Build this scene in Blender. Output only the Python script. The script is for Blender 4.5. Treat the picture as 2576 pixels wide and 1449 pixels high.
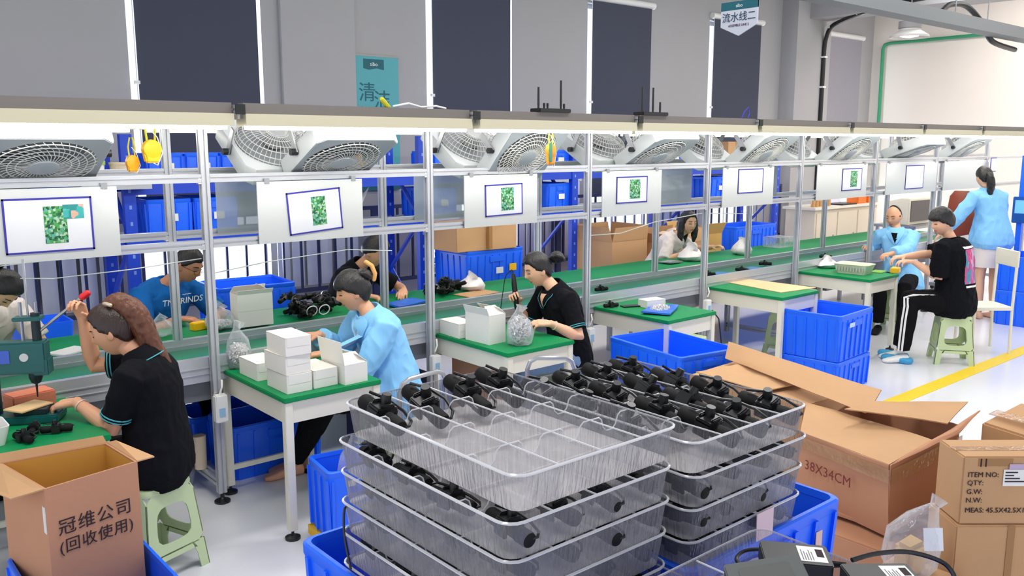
import bpy, bmesh, math, random
from math import sin, cos, pi, radians as R, atan2, sqrt
from mathutils import Vector as V, Matrix as MX, noise
random.seed(7)
for o in list(bpy.data.objects): bpy.data.objects.remove(o)
SC = bpy.context.scene
COL = SC.collection
# ------------------------------------------------------------------ camera, world, lights, exposure
YAW, PITCH, ROLL = 0.8631, 0.1649, 0.0007
cam = bpy.data.cameras.new('camera'); cam.sensor_width = 36; cam.lens = 36*2188.67/2576; cam.clip_start = .05
co = bpy.data.objects.new('camera', cam); COL.objects.link(co)
_f = V((cos(YAW)*cos(PITCH), sin(YAW)*cos(PITCH), -sin(PITCH))); _r = V((sin(YAW), -cos(YAW), 0)); _u = _r.cross(_f)
co.matrix_world = MX(((_r.x,_u.x,-_f.x,0),(_r.y,_u.y,-_f.y,0),(_r.z,_u.z,-_f.z,2.05),(0,0,0,1)))
SC.camera = co
SC.view_settings.view_transform = 'Standard'; SC.view_settings.look = 'None'
SC.view_settings.exposure = 0.2; SC.view_settings.gamma = 1; SC.view_settings.use_curve_mapping = False
w = bpy.data.worlds.new('world'); SC.world = w; w.use_nodes = True
w.node_tree.nodes['Background'].inputs[0].default_value = (.93,.96,1,1); w.node_tree.nodes['Background'].inputs[1].default_value = 1.1
SC.cycles.max_bounces = 8; SC.cycles.transparent_max_bounces = 48; SC.cycles.caustics_reflective = False; SC.cycles.caustics_refractive = False
def lamp(name, loc, sx, sy, power, col=(1,.98,.95), rot=(0,0,0)):
    l = bpy.data.lights.new(name, 'AREA'); l.shape = 'RECTANGLE'; l.size = sx; l.size_y = sy; l.energy = power; l.color = col
    o = bpy.data.objects.new(name, l); COL.objects.link(o); o.location = loc; o.rotation_euler = rot; return o
# rows of ceiling lamps of the hall (the fixtures hang above the frame)
for i, x in enumerate((1.5, 5.5, 9.5, 13.5)):
    lamp('hall_light', (x, 2.6, 4.85), 2.4, .5, (92,92,76,66)[i])
    lamp('hall_light', (x, 5.7, 4.85), 2.4, .5, (15,38,56,66)[i])
lamp('hall_light', (14.3, 4.0, 4.85), 1.5, 1.5, 215, (1,.93,.85))  # unseen extra light outside the rows, placed and raised to brighten the end wall
# daylight falling in through the uncovered lower part of each window
for x in (3.31, 6.62, 9.25, 11.92, 15.2):
    lamp('window_daylight', (x, 8.85, 2.27), 1.28, 3.3, 170, (.9,.95,1), (R(90),0,R(180)))
# ------------------------------------------------------------------ materials
def lin(c):
    c = c/255; return c/12.92 if c <= .04045 else ((c+.055)/1.055)**2.4
_M = {}
def mat(name, rgb, rough=.5, metal=0, noise_amt=0, nscale=8, bump=0, bscale=60, emit=0, coat=0, spec=.5, sss=0, stretch=None):
    if name in _M: return _M[name]
    m = bpy.data.materials.new(name); m.use_nodes = True; nt = m.node_tree; b = nt.nodes['Principled BSDF']
    c = tuple(lin(x) for x in rgb)+(1,)
    b.inputs['Base Color'].default_value = c; b.inputs['Roughness'].default_value = rough; b.inputs['Metallic'].default_value = metal
    b.inputs['Specular IOR Level'].default_value = spec; b.inputs['Coat Weight'].default_value = coat
    if emit: b.inputs['Emission Color'].default_value = c; b.inputs['Emission Strength'].default_value = emit
    if sss: b.inputs['Subsurface Weight'].default_value = sss; b.inputs['Subsurface Radius'].default_value = (.012,.005,.003)
    tc = None
    def coords():
        nonlocal tc
        if tc: return tc
        t = nt.nodes.new('ShaderNodeTexCoord'); tc = t.outputs['Object']
        if stretch:
            mp = nt.nodes.new('ShaderNodeMapping'); mp.inputs['Scale'].default_value = stretch; nt.links.new(tc, mp.inputs[0]); tc = mp.outputs[0]
        return tc
    if noise_amt:
        n = nt.nodes.new('ShaderNodeTexNoise'); n.inputs['Scale'].default_value = nscale; n.inputs['Detail'].default_value = 5
        nt.links.new(coords(), n.inputs['Vector'])
        mx = nt.nodes.new('ShaderNodeMix'); mx.data_type = 'RGBA'
        d = 1-noise_amt; u = 1+noise_amt
        mx.inputs['A'].default_value = (c[0]*d, c[1]*d, c[2]*d, 1); mx.inputs['B'].default_value = (min(1,c[0]*u), min(1,c[1]*u), min(1,c[2]*u), 1)
        nt.links.new(n.outputs['Fac'], mx.inputs['Factor']); nt.links.new(mx.outputs['Result'], b.inputs['Base Color'])
    if bump:
        n2 = nt.nodes.new('ShaderNodeTexNoise'); n2.inputs['Scale'].default_value = bscale; n2.inputs['Detail'].default_value = 4
        nt.links.new(coords(), n2.inputs['Vector'])
        bp = nt.nodes.new('ShaderNodeBump'); bp.inputs['Strength'].default_value = bump; bp.inputs['Distance'].default_value = .01
        nt.links.new(n2.outputs['Fac'], bp.inputs['Height']); nt.links.new(bp.outputs['Normal'], b.inputs['Normal'])
    _M[name] = m; return m
def clear(name, rgb, opacity=.25, rough=.15, spec=.5, bump=0, bscale=30, stretch=(1,1,1)):
    """thin translucent plastic or glass: see-through with a milky, glossy share"""
    if name in _M: return _M[name]
    m = bpy.data.materials.new(name); m.use_nodes = True; nt = m.node_tree; b = nt.nodes['Principled BSDF']; out = nt.nodes['Material Output']
    c = tuple(lin(x) for x in rgb)+(1,)
    b.inputs['Base Color'].default_value = c; b.inputs['Roughness'].default_value = rough; b.inputs['Specular IOR Level'].default_value = spec
    tr = nt.nodes.new('ShaderNodeBsdfTransparent'); tr.inputs[0].default_value = (.97,.975,.985,1)
    ly = nt.nodes.new('ShaderNodeLayerWeight'); ly.inputs[0].default_value = .35
    mr = nt.nodes.new('ShaderNodeMapRange'); mr.inputs['To Min'].default_value = opacity; mr.inputs['To Max'].default_value = min(1, opacity+.55)
    nt.links.new(ly.outputs['Facing'], mr.inputs['Value'])
    ms = nt.nodes.new('ShaderNodeMixShader'); nt.links.new(mr.outputs['Result'], ms.inputs['Fac']); nt.links.new(tr.outputs[0], ms.inputs[1]); nt.links.new(b.outputs[0], ms.inputs[2]); nt.links.new(ms.outputs[0], out.inputs['Surface'])
    if bump:
        t = nt.nodes.new('ShaderNodeTexCoord'); mp = nt.nodes.new('ShaderNodeMapping'); mp.inputs['Scale'].default_value = stretch; nt.links.new(t.outputs['Object'], mp.inputs[0])
        n2 = nt.nodes.new('ShaderNodeTexNoise'); n2.inputs['Scale'].default_value = bscale; nt.links.new(mp.outputs[0], n2.inputs['Vector'])
        bp = nt.nodes.new('ShaderNodeBump'); bp.inputs['Strength'].default_value = bump; bp.inputs['Distance'].default_value = .02
        nt.links.new(n2.outputs['Fac'], bp.inputs['Height']); nt.links.new(bp.outputs['Normal'], b.inputs['Normal']); nt.links.new(bp.outputs['Normal'], ly.inputs['Normal'])
    _M[name] = m; return m
def cells(name, cols, scale, rough=.5, stretch=(1,1,1)):
    """blocky patches of several colours (printed circuit board, print on a shirt)"""
    if name in _M: return _M[name]
    m = bpy.data.materials.new(name); m.use_nodes = True; nt = m.node_tree; b = nt.nodes['Principled BSDF']; b.inputs['Roughness'].default_value = rough
    t = nt.nodes.new('ShaderNodeTexCoord'); mp = nt.nodes.new('ShaderNodeMapping'); mp.inputs['Scale'].default_value = stretch
    v = nt.nodes.new('ShaderNodeTexVoronoi'); v.distance = 'CHEBYCHEV'; v.inputs['Scale'].default_value = scale
    r = nt.nodes.new('ShaderNodeValToRGB'); r.color_ramp.interpolation = 'CONSTANT'
    nt.links.new(t.outputs['Object'], mp.inputs[0]); nt.links.new(mp.outputs[0], v.inputs['Vector'])
    s = nt.nodes.new('ShaderNodeSeparateColor'); nt.links.new(v.outputs['Color'], s.inputs[0]); nt.links.new(s.outputs[0], r.inputs[0]); nt.links.new(r.outputs[0], b.inputs['Base Color'])
    e = r.color_ramp.elements
    while len(e) < len(cols): e.new(.5)
    for i, c in enumerate(cols): e[i].position = i/len(cols); e[i].color = tuple(lin(x) for x in c)+(1,)
    _M[name] = m; return m
WALL = mat('wall_paint', (166,165,167), .85, noise_amt=.03, nscale=1.5)
ENDW = mat('end_wall_paint', (236,228,220), .85, noise_amt=.03, nscale=1.5)
FLOOR = mat('epoxy_floor', (222,223,229), .22, noise_amt=.06, nscale=1.3, bump=.03, bscale=6)
ALU = mat('aluminium', (196,198,203), .35, .55, noise_amt=.05, nscale=20)
ALUD = mat('aluminium_grey', (150,148,147), .4, .5)
GREEN = mat('green_rubber_mat', (8,134,78), .5, noise_amt=.08, nscale=5, spec=.2)
BELT = mat('green_belt', (8,132,96), .32, noise_amt=.06, nscale=3, spec=.35)
CREAM = mat('cream_enamel', (228,224,208), .5, noise_amt=.04, nscale=4)
WHITE = mat('white_plastic', (232,232,230), .4)
OFFW = mat('white_board', (204,208,209), .35)
BLUE = mat('blue_plastic', (22,104,252), .38, noise_amt=.06, nscale=4)
BLUED = mat('blue_steel', (16,64,196), .45, noise_amt=.06, nscale=4)
BLIND = mat('blind_fabric', (66,70,86), .9, noise_amt=.04, nscale=2)
BLACK = mat('black_plastic', (20,21,24), .35)
BLACKM = mat('black_matte', (9,9,11), .7, spec=.3)
STEEL = mat('steel', (170,172,176), .3, .8)
KRAFT = mat('kraft_cardboard', (194,152,110), .8, noise_amt=.08, nscale=4, bump=.08, bscale=40)
KRAFTR = mat('kraft_cardboard_reddish', (188,136,104), .8, noise_amt=.08, nscale=4, bump=.08, bscale=40)
KRAFTY = mat('kraft_cardboard_inside', (206,152,66), .8, noise_amt=.08, nscale=4)
INK = mat('dark_ink', (44,28,36), .8)
WBOX = mat('white_card', (232,229,222), .6, noise_amt=.03, nscale=5)
YEL = mat('yellow_plastic', (240,186,16), .4)
YLINE = mat('yellow_floor_paint', (236,202,24), .5)
STOOL = mat('pale_green_plastic', (190,208,160), .4, noise_amt=.04, nscale=4)
NAVYIN = mat('deep_blue_ink', (52,50,160), .5)
PAPER = mat('paper', (226,228,236), .6)
TEAL = mat('banner_teal', (84,164,172), .6, noise_amt=.05, nscale=2)
TEALD = mat('banner_dark_teal', (14,92,106), .6)
TEALP = mat('machine_teal_paint', (14,86,86), .35, noise_amt=.08, nscale=6)
RED = mat('red_plastic', (206,30,40), .4)
GLASS = clear('window_glass', (230,240,245), .04, .05)
ACRY = clear('acrylic_sheet', (190,200,206), .55, .3)
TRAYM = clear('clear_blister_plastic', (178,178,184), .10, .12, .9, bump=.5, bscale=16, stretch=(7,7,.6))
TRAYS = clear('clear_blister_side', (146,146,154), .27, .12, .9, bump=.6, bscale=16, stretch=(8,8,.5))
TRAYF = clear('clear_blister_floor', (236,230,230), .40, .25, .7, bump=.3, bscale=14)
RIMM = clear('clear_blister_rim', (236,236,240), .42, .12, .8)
BAGM = clear('clear_bag', (226,230,236), .16, .12, .9, bump=.8, bscale=18)
PCB = cells('circuit_print', [(40,120,60),(70,160,80),(170,200,170),(20,80,60),(90,170,150)], 90)
TUBE = mat('lit_tube', (255,252,240), .5, emit=22)
# ------------------------------------------------------------------ mesh helpers
class MB:
    def __init__(s): s.v = []; s.f = []; s.M = MX.Identity(4)
    def ad(s, pts, faces):
        k = len(s.v); s.v += [s.M @ V(p) for p in pts]; s.f += [tuple(i+k for i in f) for f in faces]; return s
    def box(s, c, d, rz=0, rx=0, ry=0):
        m = MX.Translation(V(c)) @ MX.Rotation(rz,4,'Z') @ MX.Rotation(ry,4,'Y') @ MX.Rotation(rx,4,'X')
        x, y, z = d[0]/2, d[1]/2, d[2]/2
        P = [m @ V(p) for p in ((-x,-y,-z),(x,-y,-z),(x,y,-z),(-x,y,-z),(-x,-y,z),(x,-y,z),(x,y,z),(-x,y,z))]
        return s.ad(P, [(3,2,1,0),(4,5,6,7),(0,1,5,4),(1,2,6,5),(2,3,7,6),(3,0,4,7)])
    def bx(s, a, b):
        return s.box([(a[i]+b[i])/2 for i in range(3)], [abs(b[i]-a[i]) for i in range(3)])
    def hull(s, P):   # 8 corner points: bottom 4 then top 4
        return s.ad(P, [(3,2,1,0),(4,5,6,7),(0,1,5,4),(1,2,6,5),(2,3,7,6),(3,0,4,7)])
    def sheet(s, P, t=.004):   # a quad given thickness
        P = [V(p) for p in P]; n = (P[1]-P[0]).cross(P[3]-P[0]).normalized()*t
        return s.hull([p-n/2 for p in P]+[p+n/2 for p in P])
    def loft(s, rings, cap=True, closed=False):
        n = len(rings[0]); pts = [p for r in rings for p in r]; F = []
        m = len(rings)
        for i in range(m if closed else m-1):
            j = (i+1) % m
            for k in range(n): F.append((i*n+k, i*n+(k+1)%n, j*n+(k+1)%n, j*n+k))
        if cap and not closed: F += [tuple(range(n-1,-1,-1)), tuple(range((m-1)*n, m*n))]
        return s.ad(pts, F)
    def tube(s, pts, r, n=8, cap=True, closed=False, flat=1, ref=None, round_ends=False):
        P = [V(p) for p in pts]; m = len(P)
        rr = [r]*m if isinstance(r,(int,float)) else list(r)
        if round_ends:
            d0 = (P[0]-P[1]).normalized(); d1 = (P[-1]-P[-2]).normalized(); a, b = rr[0], rr[-1]
            P = [P[0]+d0*a*.9, P[0]+d0*a*.6]+P+[P[-1]+d1*b*.6, P[-1]+d1*b*.9]; rr = [a*.35, a*.8]+rr+[b*.8, b*.35]; m += 4
        rings = []; N = None
        for i in range(m):
            if closed: t = (P[(i+1)%m]-P[i-1]).normalized()
            else: t = (P[min(i+1,m-1)]-P[max(i-1,0)])
            t = t.normalized() if t.length > 1e-9 else V((0,0,1))
            if N is None:
                a = V(ref) if ref else (V((0,0,1)) if abs(t.z) < .9 else V((1,0,0)))
                N = (a-t*a.dot(t)).normalized()
            else:
                N = N-t*N.dot(t); N = N.normalized() if N.length > 1e-6 else t.orthogonal().normalized()
            B = t.cross(N)
            rings.append([P[i]+N*cos(2*pi*k/n)*rr[i]*flat+B*sin(2*pi*k/n)*rr[i] for k in range(n)])
        return s.loft(rings, cap, closed)
    def lathe(s, prof, n=20, c=(0,0,0), cap=True):
        c = V(c); return s.loft([[c+V((r*cos(2*pi*k/n), r*sin(2*pi*k/n), z)) for k in range(n)] for r, z in prof], cap)
    def cyl(s, a, b, r, n=12, r2=None): return s.tube([a,b], [r, r if r2 is None else r2], n)
    def prism(s, poly, z0, z1):
        n = len(poly); return s.ad([(x,y,z0) for x,y in poly]+[(x,y,z1) for x,y in poly],
            [tuple(range(n-1,-1,-1)), tuple(range(n,2*n))]+[(i,(i+1)%n,n+(i+1)%n,n+i) for i in range(n)])
    def ball(s, c, r, n=12, m=8):
        r = (r,)*3 if isinstance(r,(int,float)) else r; c = V(c)
        rings = [[c+V((r[0]*sin(t)*cos(2*pi*k/n), r[1]*sin(t)*sin(2*pi*k/n), -r[2]*cos(t))) for k in range(n)] for t in [pi*(i+.35)/(m-.3) for i in range(m)]]
        return s.loft(rings)
    def build(s, name, m, parent=None, origin=None, bev=0, smooth=32, seg=2):
        me = bpy.data.meshes.new(name)
        o3 = V(origin) if origin else V((0,0,0))
        me.from_pydata([p-o3 for p in s.v], [], s.f); me.update()
        if bev:
            b = bmesh.new(); b.from_mesh(me)
            es = [e for e in b.edges if len(e.link_faces) == 2 and e.calc_face_angle(0) > .6]
            bmesh.ops.bevel(b, geom=es, offset=bev, segments=seg, affect='EDGES', clamp_overlap=True); b.to_mesh(me); b.free()
        if smooth:
            me.polygons.foreach_set('use_smooth', [True]*len(me.polygons)); me.set_sharp_from_angle(angle=R(smooth))
        if m: me.materials.append(m)
        o = bpy.data.objects.new(name, me); COL.objects.link(o)
        if parent: o.parent = parent
        elif origin: o.location = o3
        return o
def crv(P, k=6, closed=False):
    P = [V(p) for p in P]; n = len(P); out = []
    for i in range(n-1):
        a, b, c, d = P[max(i-1,0)], P[i], P[i+1], P[min(i+2,n-1)]
        for j in range(k):
            t = j/k; out.append(.5*((2*b)+(c-a)*t+(2*a-5*b+4*c-d)*t*t+(3*b-a-3*c+d)*t**3))
    return out+[P[-1]]
def rrect(w, d, r, z, n=4, c=(0,0)):
    out = []
    for sx, sy, a0 in ((1,1,0),(-1,1,90),(-1,-1,180),(1,-1,270)):
        for i in range(n+1):
            a = R(a0+90*i/n); out.append((c[0]+sx*(w/2-r)+r*cos(a), c[1]+sy*(d/2-r)+r*sin(a), z))
    return out
def tag(o, label, cat, group=None, kind=None):
    o['label'] = label; o['category'] = cat
    if group: o['group'] = group
    if kind: o['kind'] = kind
    return o
def thing(name, label, cat, loc=(0,0,0), rz=0, group=None):
    o = bpy.data.objects.new(name, None); COL.objects.link(o); o.empty_display_size = .1
    o.location = loc; o.rotation_euler = (0,0,rz); return tag(o, label, cat, group)
def dup(root, loc, rz=None, label=None, group=None, rot=None):
    r = root.copy(); COL.objects.link(r); r.location = loc
    if rz is not None: r.rotation_euler = (0,0,rz)
    if rot is not None: r.rotation_euler = rot
    if label: r['label'] = label
    if group: r['group'] = group
    for ch in list(root.children):
        c = ch.copy(); COL.objects.link(c); c.parent = r
        for g in ch.children:
            d = g.copy(); COL.objects.link(d); d.parent = c
    return r
def struct(name, mb, m, parent=None, **k):
    o = mb.build(name, m, parent, **k)
    o['kind'] = 'structure'
    return o
def text(name, s, m, parent, size, M, depth=.001, align='CENTER', space=1, sx=1):
    c = bpy.data.curves.new(name, 'FONT'); c.body = s; c.size = size; c.align_x = align; c.align_y = 'CENTER'; c.extrude = depth; c.space_character = space; c.resolution_u = 2
    t = bpy.data.objects.new(name, c); COL.objects.link(t)
    dg = bpy.context.evaluated_depsgraph_get(); me = bpy.data.meshes.new_from_object(t.evaluated_get(dg))
    bpy.data.objects.remove(t); bpy.data.curves.remove(c)
    if sx != 1: me.transform(MX.Diagonal((sx,1,1,1)))
    me.transform(M); me.materials.clear(); me.materials.append(m)
    o = bpy.data.objects.new(name, me); COL.objects.link(o)
    if parent: o.parent = parent
    return o
def face_M(o, xdir, up):   # text plane: x along xdir, y along up, z out
    x = V(xdir).normalized(); y = V(up); y = (y-x*y.dot(x)).normalized(); z = x.cross(y); o = V(o)
    return MX(((x.x,y.x,z.x,o.x),(x.y,y.y,z.y,o.y),(x.z,y.z,z.z,o.z),(0,0,0,1)))
# ------------------------------------------------------------------ the setting
YW, XE, CZ = 8.5, 16.3, 5.0
struct('floor', MB().bx((-4,-3,-.1),(XE+.3,YW+.3,0)), FLOOR, smooth=0)
struct('ceiling', MB().bx((-4,-3,CZ),(XE+.3,YW+.3,CZ+.2)), WALL, smooth=0)
WIN = [(2.66,3.96),(5.97,7.27),(8.6,9.9),(11.25,12.6),(14.55,15.85)]
ZS, ZH = .62, 3.9
b = MB(); x0 = -4
for a, c in WIN: b.bx((x0,YW,0),(a,YW+.25,CZ)); b.bx((a,YW,0),(c,YW+.25,ZS)); b.bx((a,YW,ZH),(c,YW+.25,CZ)); x0 = c
b.bx((x0,YW,0),(XE+.3,YW+.25,CZ))
struct('wall_back', b, WALL, smooth=0)
struct('wall_end', MB().bx((XE,-3,0),(XE+.25,YW,CZ)), ENDW, smooth=0)
for i, (a, c) in enumerate(((4.15,5.0),(13.2,14.25))):
    struct('trim_%d' % (i+1), MB().bx((a,YW-(.06,.3)[i],0),(c,YW+.01,CZ)), WALL, smooth=0)
struct('trim_3', MB().bx((13.55,1.0,4.1),(14.1,YW,CZ)), WALL, smooth=0)      # ceiling beam running across the hall
struct('trim_4', MB().bx((4.6,3.06,.0005),(14,3.2,.003)), YLINE, smooth=0)      # yellow walkway line on the floor
for i, (a, c) in enumerate(WIN):
    fr = MB()
    for x in (a+.006, c-.006): fr.bx((x-.006,YW+.1,ZS),(x+.006,YW+.17,ZH))
    for z in (ZS+.03, 1.5, ZH-.03): fr.bx((a,YW+.1,z-.03),(c,YW+.17,z+.03))
    fr.bx(((a+c)/2-.025,YW+.1,ZS),((a+c)/2+.025,YW+.17,ZH))
    o = struct('window_%d' % (i+1), fr, WHITE, smooth=0)
    MB().bx((a+.03,YW+.13,ZS),(c-.03,YW+.14,ZH)).build('glass', GLASS, o, smooth=0)
    MB().bx((a,YW-.03,ZS-.04),(c,YW+.12,ZS)).build('window_sill', WHITE, o, smooth=0)
ords = ('first','second','third','fourth','fifth')
for i, (a, c) in enumerate(WIN):
    zt = 3.93; w0 = a+.075 if i in (0,1) else a+.05; w1 = c-.05
    t = thing('roller_blind', ('dark grey roller blind on the window left of the teal banner','dark grey roller blind on the window right of the teal banner','grey roller blind behind the stick antennas on the lamp bar','grey roller blind partly behind the hanging line sign','pale grey roller blind on the window beside the green pipe')[i], 'blind', ((a+c)/2,YW-.04,1.35), group='roller blinds on the windows')
    bl = MB(); h = zt-1.35
    bl.box((0,0,h/2),(w1-w0,.006,h)); bl.build('blind_fabric', BLIND if i < 4 else mat('blind_fabric_pale',(150,148,158),.9,noise_amt=.04), t, smooth=0)
    MB().cyl((-(c-a)/2,0,h+.04),((c-a)/2,0,h+.04),.045,12).build('roller', WHITE, t)
    MB().box((0,0,-.01),(w1-w0,.02,.03)).build('bottom_bar', BLIND, t, smooth=0)
    cd = MB().tube([(-(w1-w0)/2-.02,-.02,h),(-(w1-w0)/2-.02,-.02,.5)],.004,6); cd.box((-(w1-w0)/2-.02,-.02,1.25),(.05,.02,.03)); cd.build('pull_chain', WHITE, t)
# guard railing of navy bars along the windows
for i, (x0, x1) in enumerate(((-.6,2.3),(2.3,5.1),(5.1,7.9),(7.9,10.7),(10.7,13.1))):
    t = thing('guard_railing', 'navy barred window guard railing ' + ('behind the hair-bun worker at the far left','behind the blue-shirted man','behind the big blue crates','behind the open brown cartons','behind the blue bin')[i], 'railing', ((x0+x1)/2,8.3,0), group='guard railings along the windows')
    m = mat('navy_bars', (44,52,92), .5); L = x1-x0
    MB().bx((-L/2,-.02,1.33),(L/2,.02,1.37)).build('top_rail', m, t); MB().bx((-L/2,-.02,.5),(L/2,.02,.54)).build('bottom_rail', m, t)
    for k in range(int(L/.2)):
        x = -L/2+.1+k*.2; MB().bx((x-.011,-.011,.54),(x+.011,.011,1.33)).build('bar', m, t, smooth=0)
    for x in (-L/2+.02, L/2-.02): MB().bx((x-.02,-.02,0),(x+.02,.02,1.33)).build('post', m, t, smooth=0)
# grey vertical louvre strips hung against the piers between windows
GST = mat('grey_strip', (232,235,244), .55, noise_amt=.06, nscale=3)
for i, (x0, n) in enumerate(((1.0,9),(4.06,6),(7.35,7),(10.1,6))):
    t = thing('strip_curtain', 'pale grey vertical strip curtain ' + ('left of the blue-shirted man','between blue crate and woman in black','behind the bun of the screwdriver woman','left of the long-haired woman')[i], 'curtain', (x0,8.42,.55), group='strip curtains by the windows')
    for k in range(n):
        s = MB(); s.tube([(k*.165,0,.0),(k*.165,0,1.0)],.07,10,flat=.3,ref=(0,1,0)); s.build('strip', GST, t)
    MB().box((n*.0825-.08,.027,1.02),(n*.165,.1,.05)).build('head_rail', WHITE, t)
# service pipes
tag(MB().tube([(XE-.045,8.26,.9),(XE-.045,8.28,3.8),(XE-.045,8.25,3.87),(XE-.045,8.15,3.89),(XE-.045,6.4,3.9),(XE-.045,5.2,3.93)],.03,10).build('water_pipe', mat('green_pipe',(52,150,108),.4)), 'green water pipe running up and across the end wall', 'pipe')
pp = MB().tube([(14.0,8.17,.9)]+crv([(14.0,8.17,3.6),(14.0,8.15,3.8),(13.97,8.05,3.98),(13.9,7.8,4.06),(13.5,7.0,4.14),(13.3,5.8,4.2),(12.6,4.6,4.3),(11.6,3.9,3.9)]),.035,10)
t = tag(pp.build('cable_conduit', BLACK), 'black cable conduit bending off the pillar to the ceiling', 'pipe')
for p in ((14.0,8.17,2.3),(14.0,8.17,3.0),(14.0,8.17,3.5),(13.98,8.1,3.98),(13.7,7.4,4.1)): MB().box(p,(.09,.09,.03)).build('clip', WHITE, t)
# suspended cable trunking crossing the top right corner
t = thing('cable_trunking', 'grey suspended cable trunking crossing the top right', 'trunking', (9,4.0,3.26))
MB().bx((-4,-.09,-.06),(4.5,.09,.06)).build('channel', mat('trunking_grey',(122,126,128),.5,.2), t, smooth=0)
for x in (-1.5,.4,1.2,2.4,3.8): MB().cyl((x,.05,.06),(x,.05,CZ-3.26),.006,6).build('hanger_rod', STEEL, t)
MB().tube(crv([(.2,.1,.1),(.5,.15,.2),(.9,.15,.22),(1.3,.12,.05),(1.5,.1,-.1),(2.2,.12,-.14)]),.03,8).build('cable', BLACK, t)
MB().tube(crv([(2.6,.1,.5),(2.55,.1,.2),(2.5,.08,.0),(3.0,.1,.1),(3.5,.12,.12)]),.025,8).build('cable', BLACK, t)
# pendant lamp
t = thing('pendant_lamp', 'white bell shaped pendant lamp hanging near the end wall', 'lamp', (12.2,5.85,3.48))
MB().lathe([(.26,0),(.25,.03),(.14,.1),(.13,.13)],24,cap=False).build('shade', mat('lamp_shade',(205,202,198),.4), t)
MB().lathe([(.13,.12),(.15,.13),(.15,.22),(.04,.24)],20).build('housing', mat('lamp_grey',(150,148,148),.5), t)
MB().lathe([(.02,.0),(.12,.02),(.12,.06),(.02,.08)],20).build('bulb', mat('lamp_glow',(255,248,236),.5,emit=2.2), t)
MB().cyl((0,0,.24),(0,0,CZ-3.48),.008,6).build('suspension_cord', STEEL, t)
lamp('pendant_light', (12.2,5.85,3.45), .25, .25, 16, (1,.92,.85))
# hanging line sign
t = thing('line_sign', 'white pointed sign with teal top hanging over the line', 'sign', (7.0,4.96,3.0))
sg = MB(); sg.M = MX(((0,0,1,0),(-1,0,0,0),(0,1,0,0),(0,0,0,1)))      # x -> -Y (picture right), y -> up, z -> +X
sg.prism([(-.2,.34),(-.2,.12),(0,.03),(.2,.12),(.2,.34)],-.006,.006); sg.build('panel', mat('sign_white',(196,200,212),.5), t, smooth=0)
sg = MB(); sg.bx((-.0075,-.2,.265),(.006,.2,.34)); sg.build('header', TEALD, t, smooth=0)
FX = lambda x,y,z,dx=(0,-1,0): face_M((x,y,z),dx,(0,0,1))
text('logo', 'sibo', WHITE, t, .045, FX(-.0085,0,.3))
text('lettering', '流水线二', mat('sign_ink',(40,66,92),.6), t, .092, FX(-.0085,0,.195))
text('lettering', 'ASSEMBLE LINE 2', mat('sign_ink_small',(90,60,90),.6), t, .03, FX(-.0085,0,.125))
for y in (-.14,.14): MB().cyl((0,y,.34),(0,y,CZ-3),.003,5).build('wire', STEEL, t)
# teal wall banner
t = thing('wall_banner', 'teal cleanliness banner on the wall between two blinds', 'banner', (5.24,8.47,1.53))
MB().bx((-.32,-.004,0),(.32,.012,1.46)).build('panel', TEAL, t, smooth=0)
MB().bx((-.335,-.006,1.46),(.335,.014,1.475)).build('frame_top', ALUD, t, smooth=0)
MB().bx((-.335,-.006,-.01),(-.32,.014,1.46)).build('frame_side', ALUD, t, smooth=0)
fw_ = MB(); fw_.M = MX.Translation((0,-.005,0)) @ MX.Rotation(pi/2,4,'X')
fw_.prism([(-.13,1.43),(-.13,1.33),(-.06,1.315),(.04,1.335),(.13,1.32),(.13,1.43)],-.002,.002); fw_.build('logo_tab', TEALD, t, smooth=0)
FY = lambda x,y,z: face_M((x,y,z),(1,0,0),(0,0,1))
text('logo', 'sibo', WHITE, t, .06, FY(0,-.009,1.375))
text('lettering', '清', TEALD, t, .22, FY(-.09,-.006,1.06)); text('lettering', '洁', TEALD, t, .22, FY(.1,-.006,.98))
text('lettering', 'Seiketsu', TEALD, t, .05, FY(-.09,-.006,.9))
text('lettering', '清除脏污 保持清洁', TEALD, t, .05, FY(0,-.006,.62)); text('lettering', '从我做起 一丝不苟', TEALD, t, .05, FY(0,-.006,.5))
text('lettering', '预防污染 文明生产', TEALD, t, .05, FY(0,-.006,.38))
MB().bx((-.32,-.006,.0),(.32,-.003,.17)).build('footer', TEALD, t, smooth=0)
text('lettering', '规范生产 品质第一', WHITE, t, .05, FY(0,-.008,.09))
# ------------------------------------------------------------------ assembly line frame
X1, S, YF, YB = 1.8266, 1.4849, 4.714, 5.28
NP = 9; PX = [X1+S*k for k in range(-1, NP)]
def tslot(w=.045):
    a, g, d = w/2, .005, .008; out = []
    for q in range(4):
        c, s_ = (1,0,-1,0)[q], (0,1,0,-1)[q]
        for x, y in ((a,-a),(a,-g),(a-d,-g),(a-d,g),(a,g)): out.append((c*x-s_*y, s_*x+c*y))
    return out
TS = tslot()
def profile(mb, a, b):
    a, b = V(a), V(b); d = b-a; L = d.length; z = d.normalized()
    x = V((0,0,1)) if abs(z.z) < .9 else V((1,0,0)); x = (x-z*x.dot(z)).normalized(); y = z.cross(x)
    sv = mb.M; mb.M = sv @ MX(((x.x,y.x,z.x,a.x),(x.y,y.y,z.y,a.y),(x.z,y.z,z.z,a.z),(0,0,0,1))); mb.prism(TS,0,L); mb.M = sv
frame = thing('assembly_line_frame', 'long aluminium profile frame of posts and rails over the conveyor', 'frame', (X1,YF,0))
fo = frame.location
def fpart(name, mb, m=ALU, smooth=20): return mb.build(name, m, frame, origin=fo, smooth=smooth)
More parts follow.
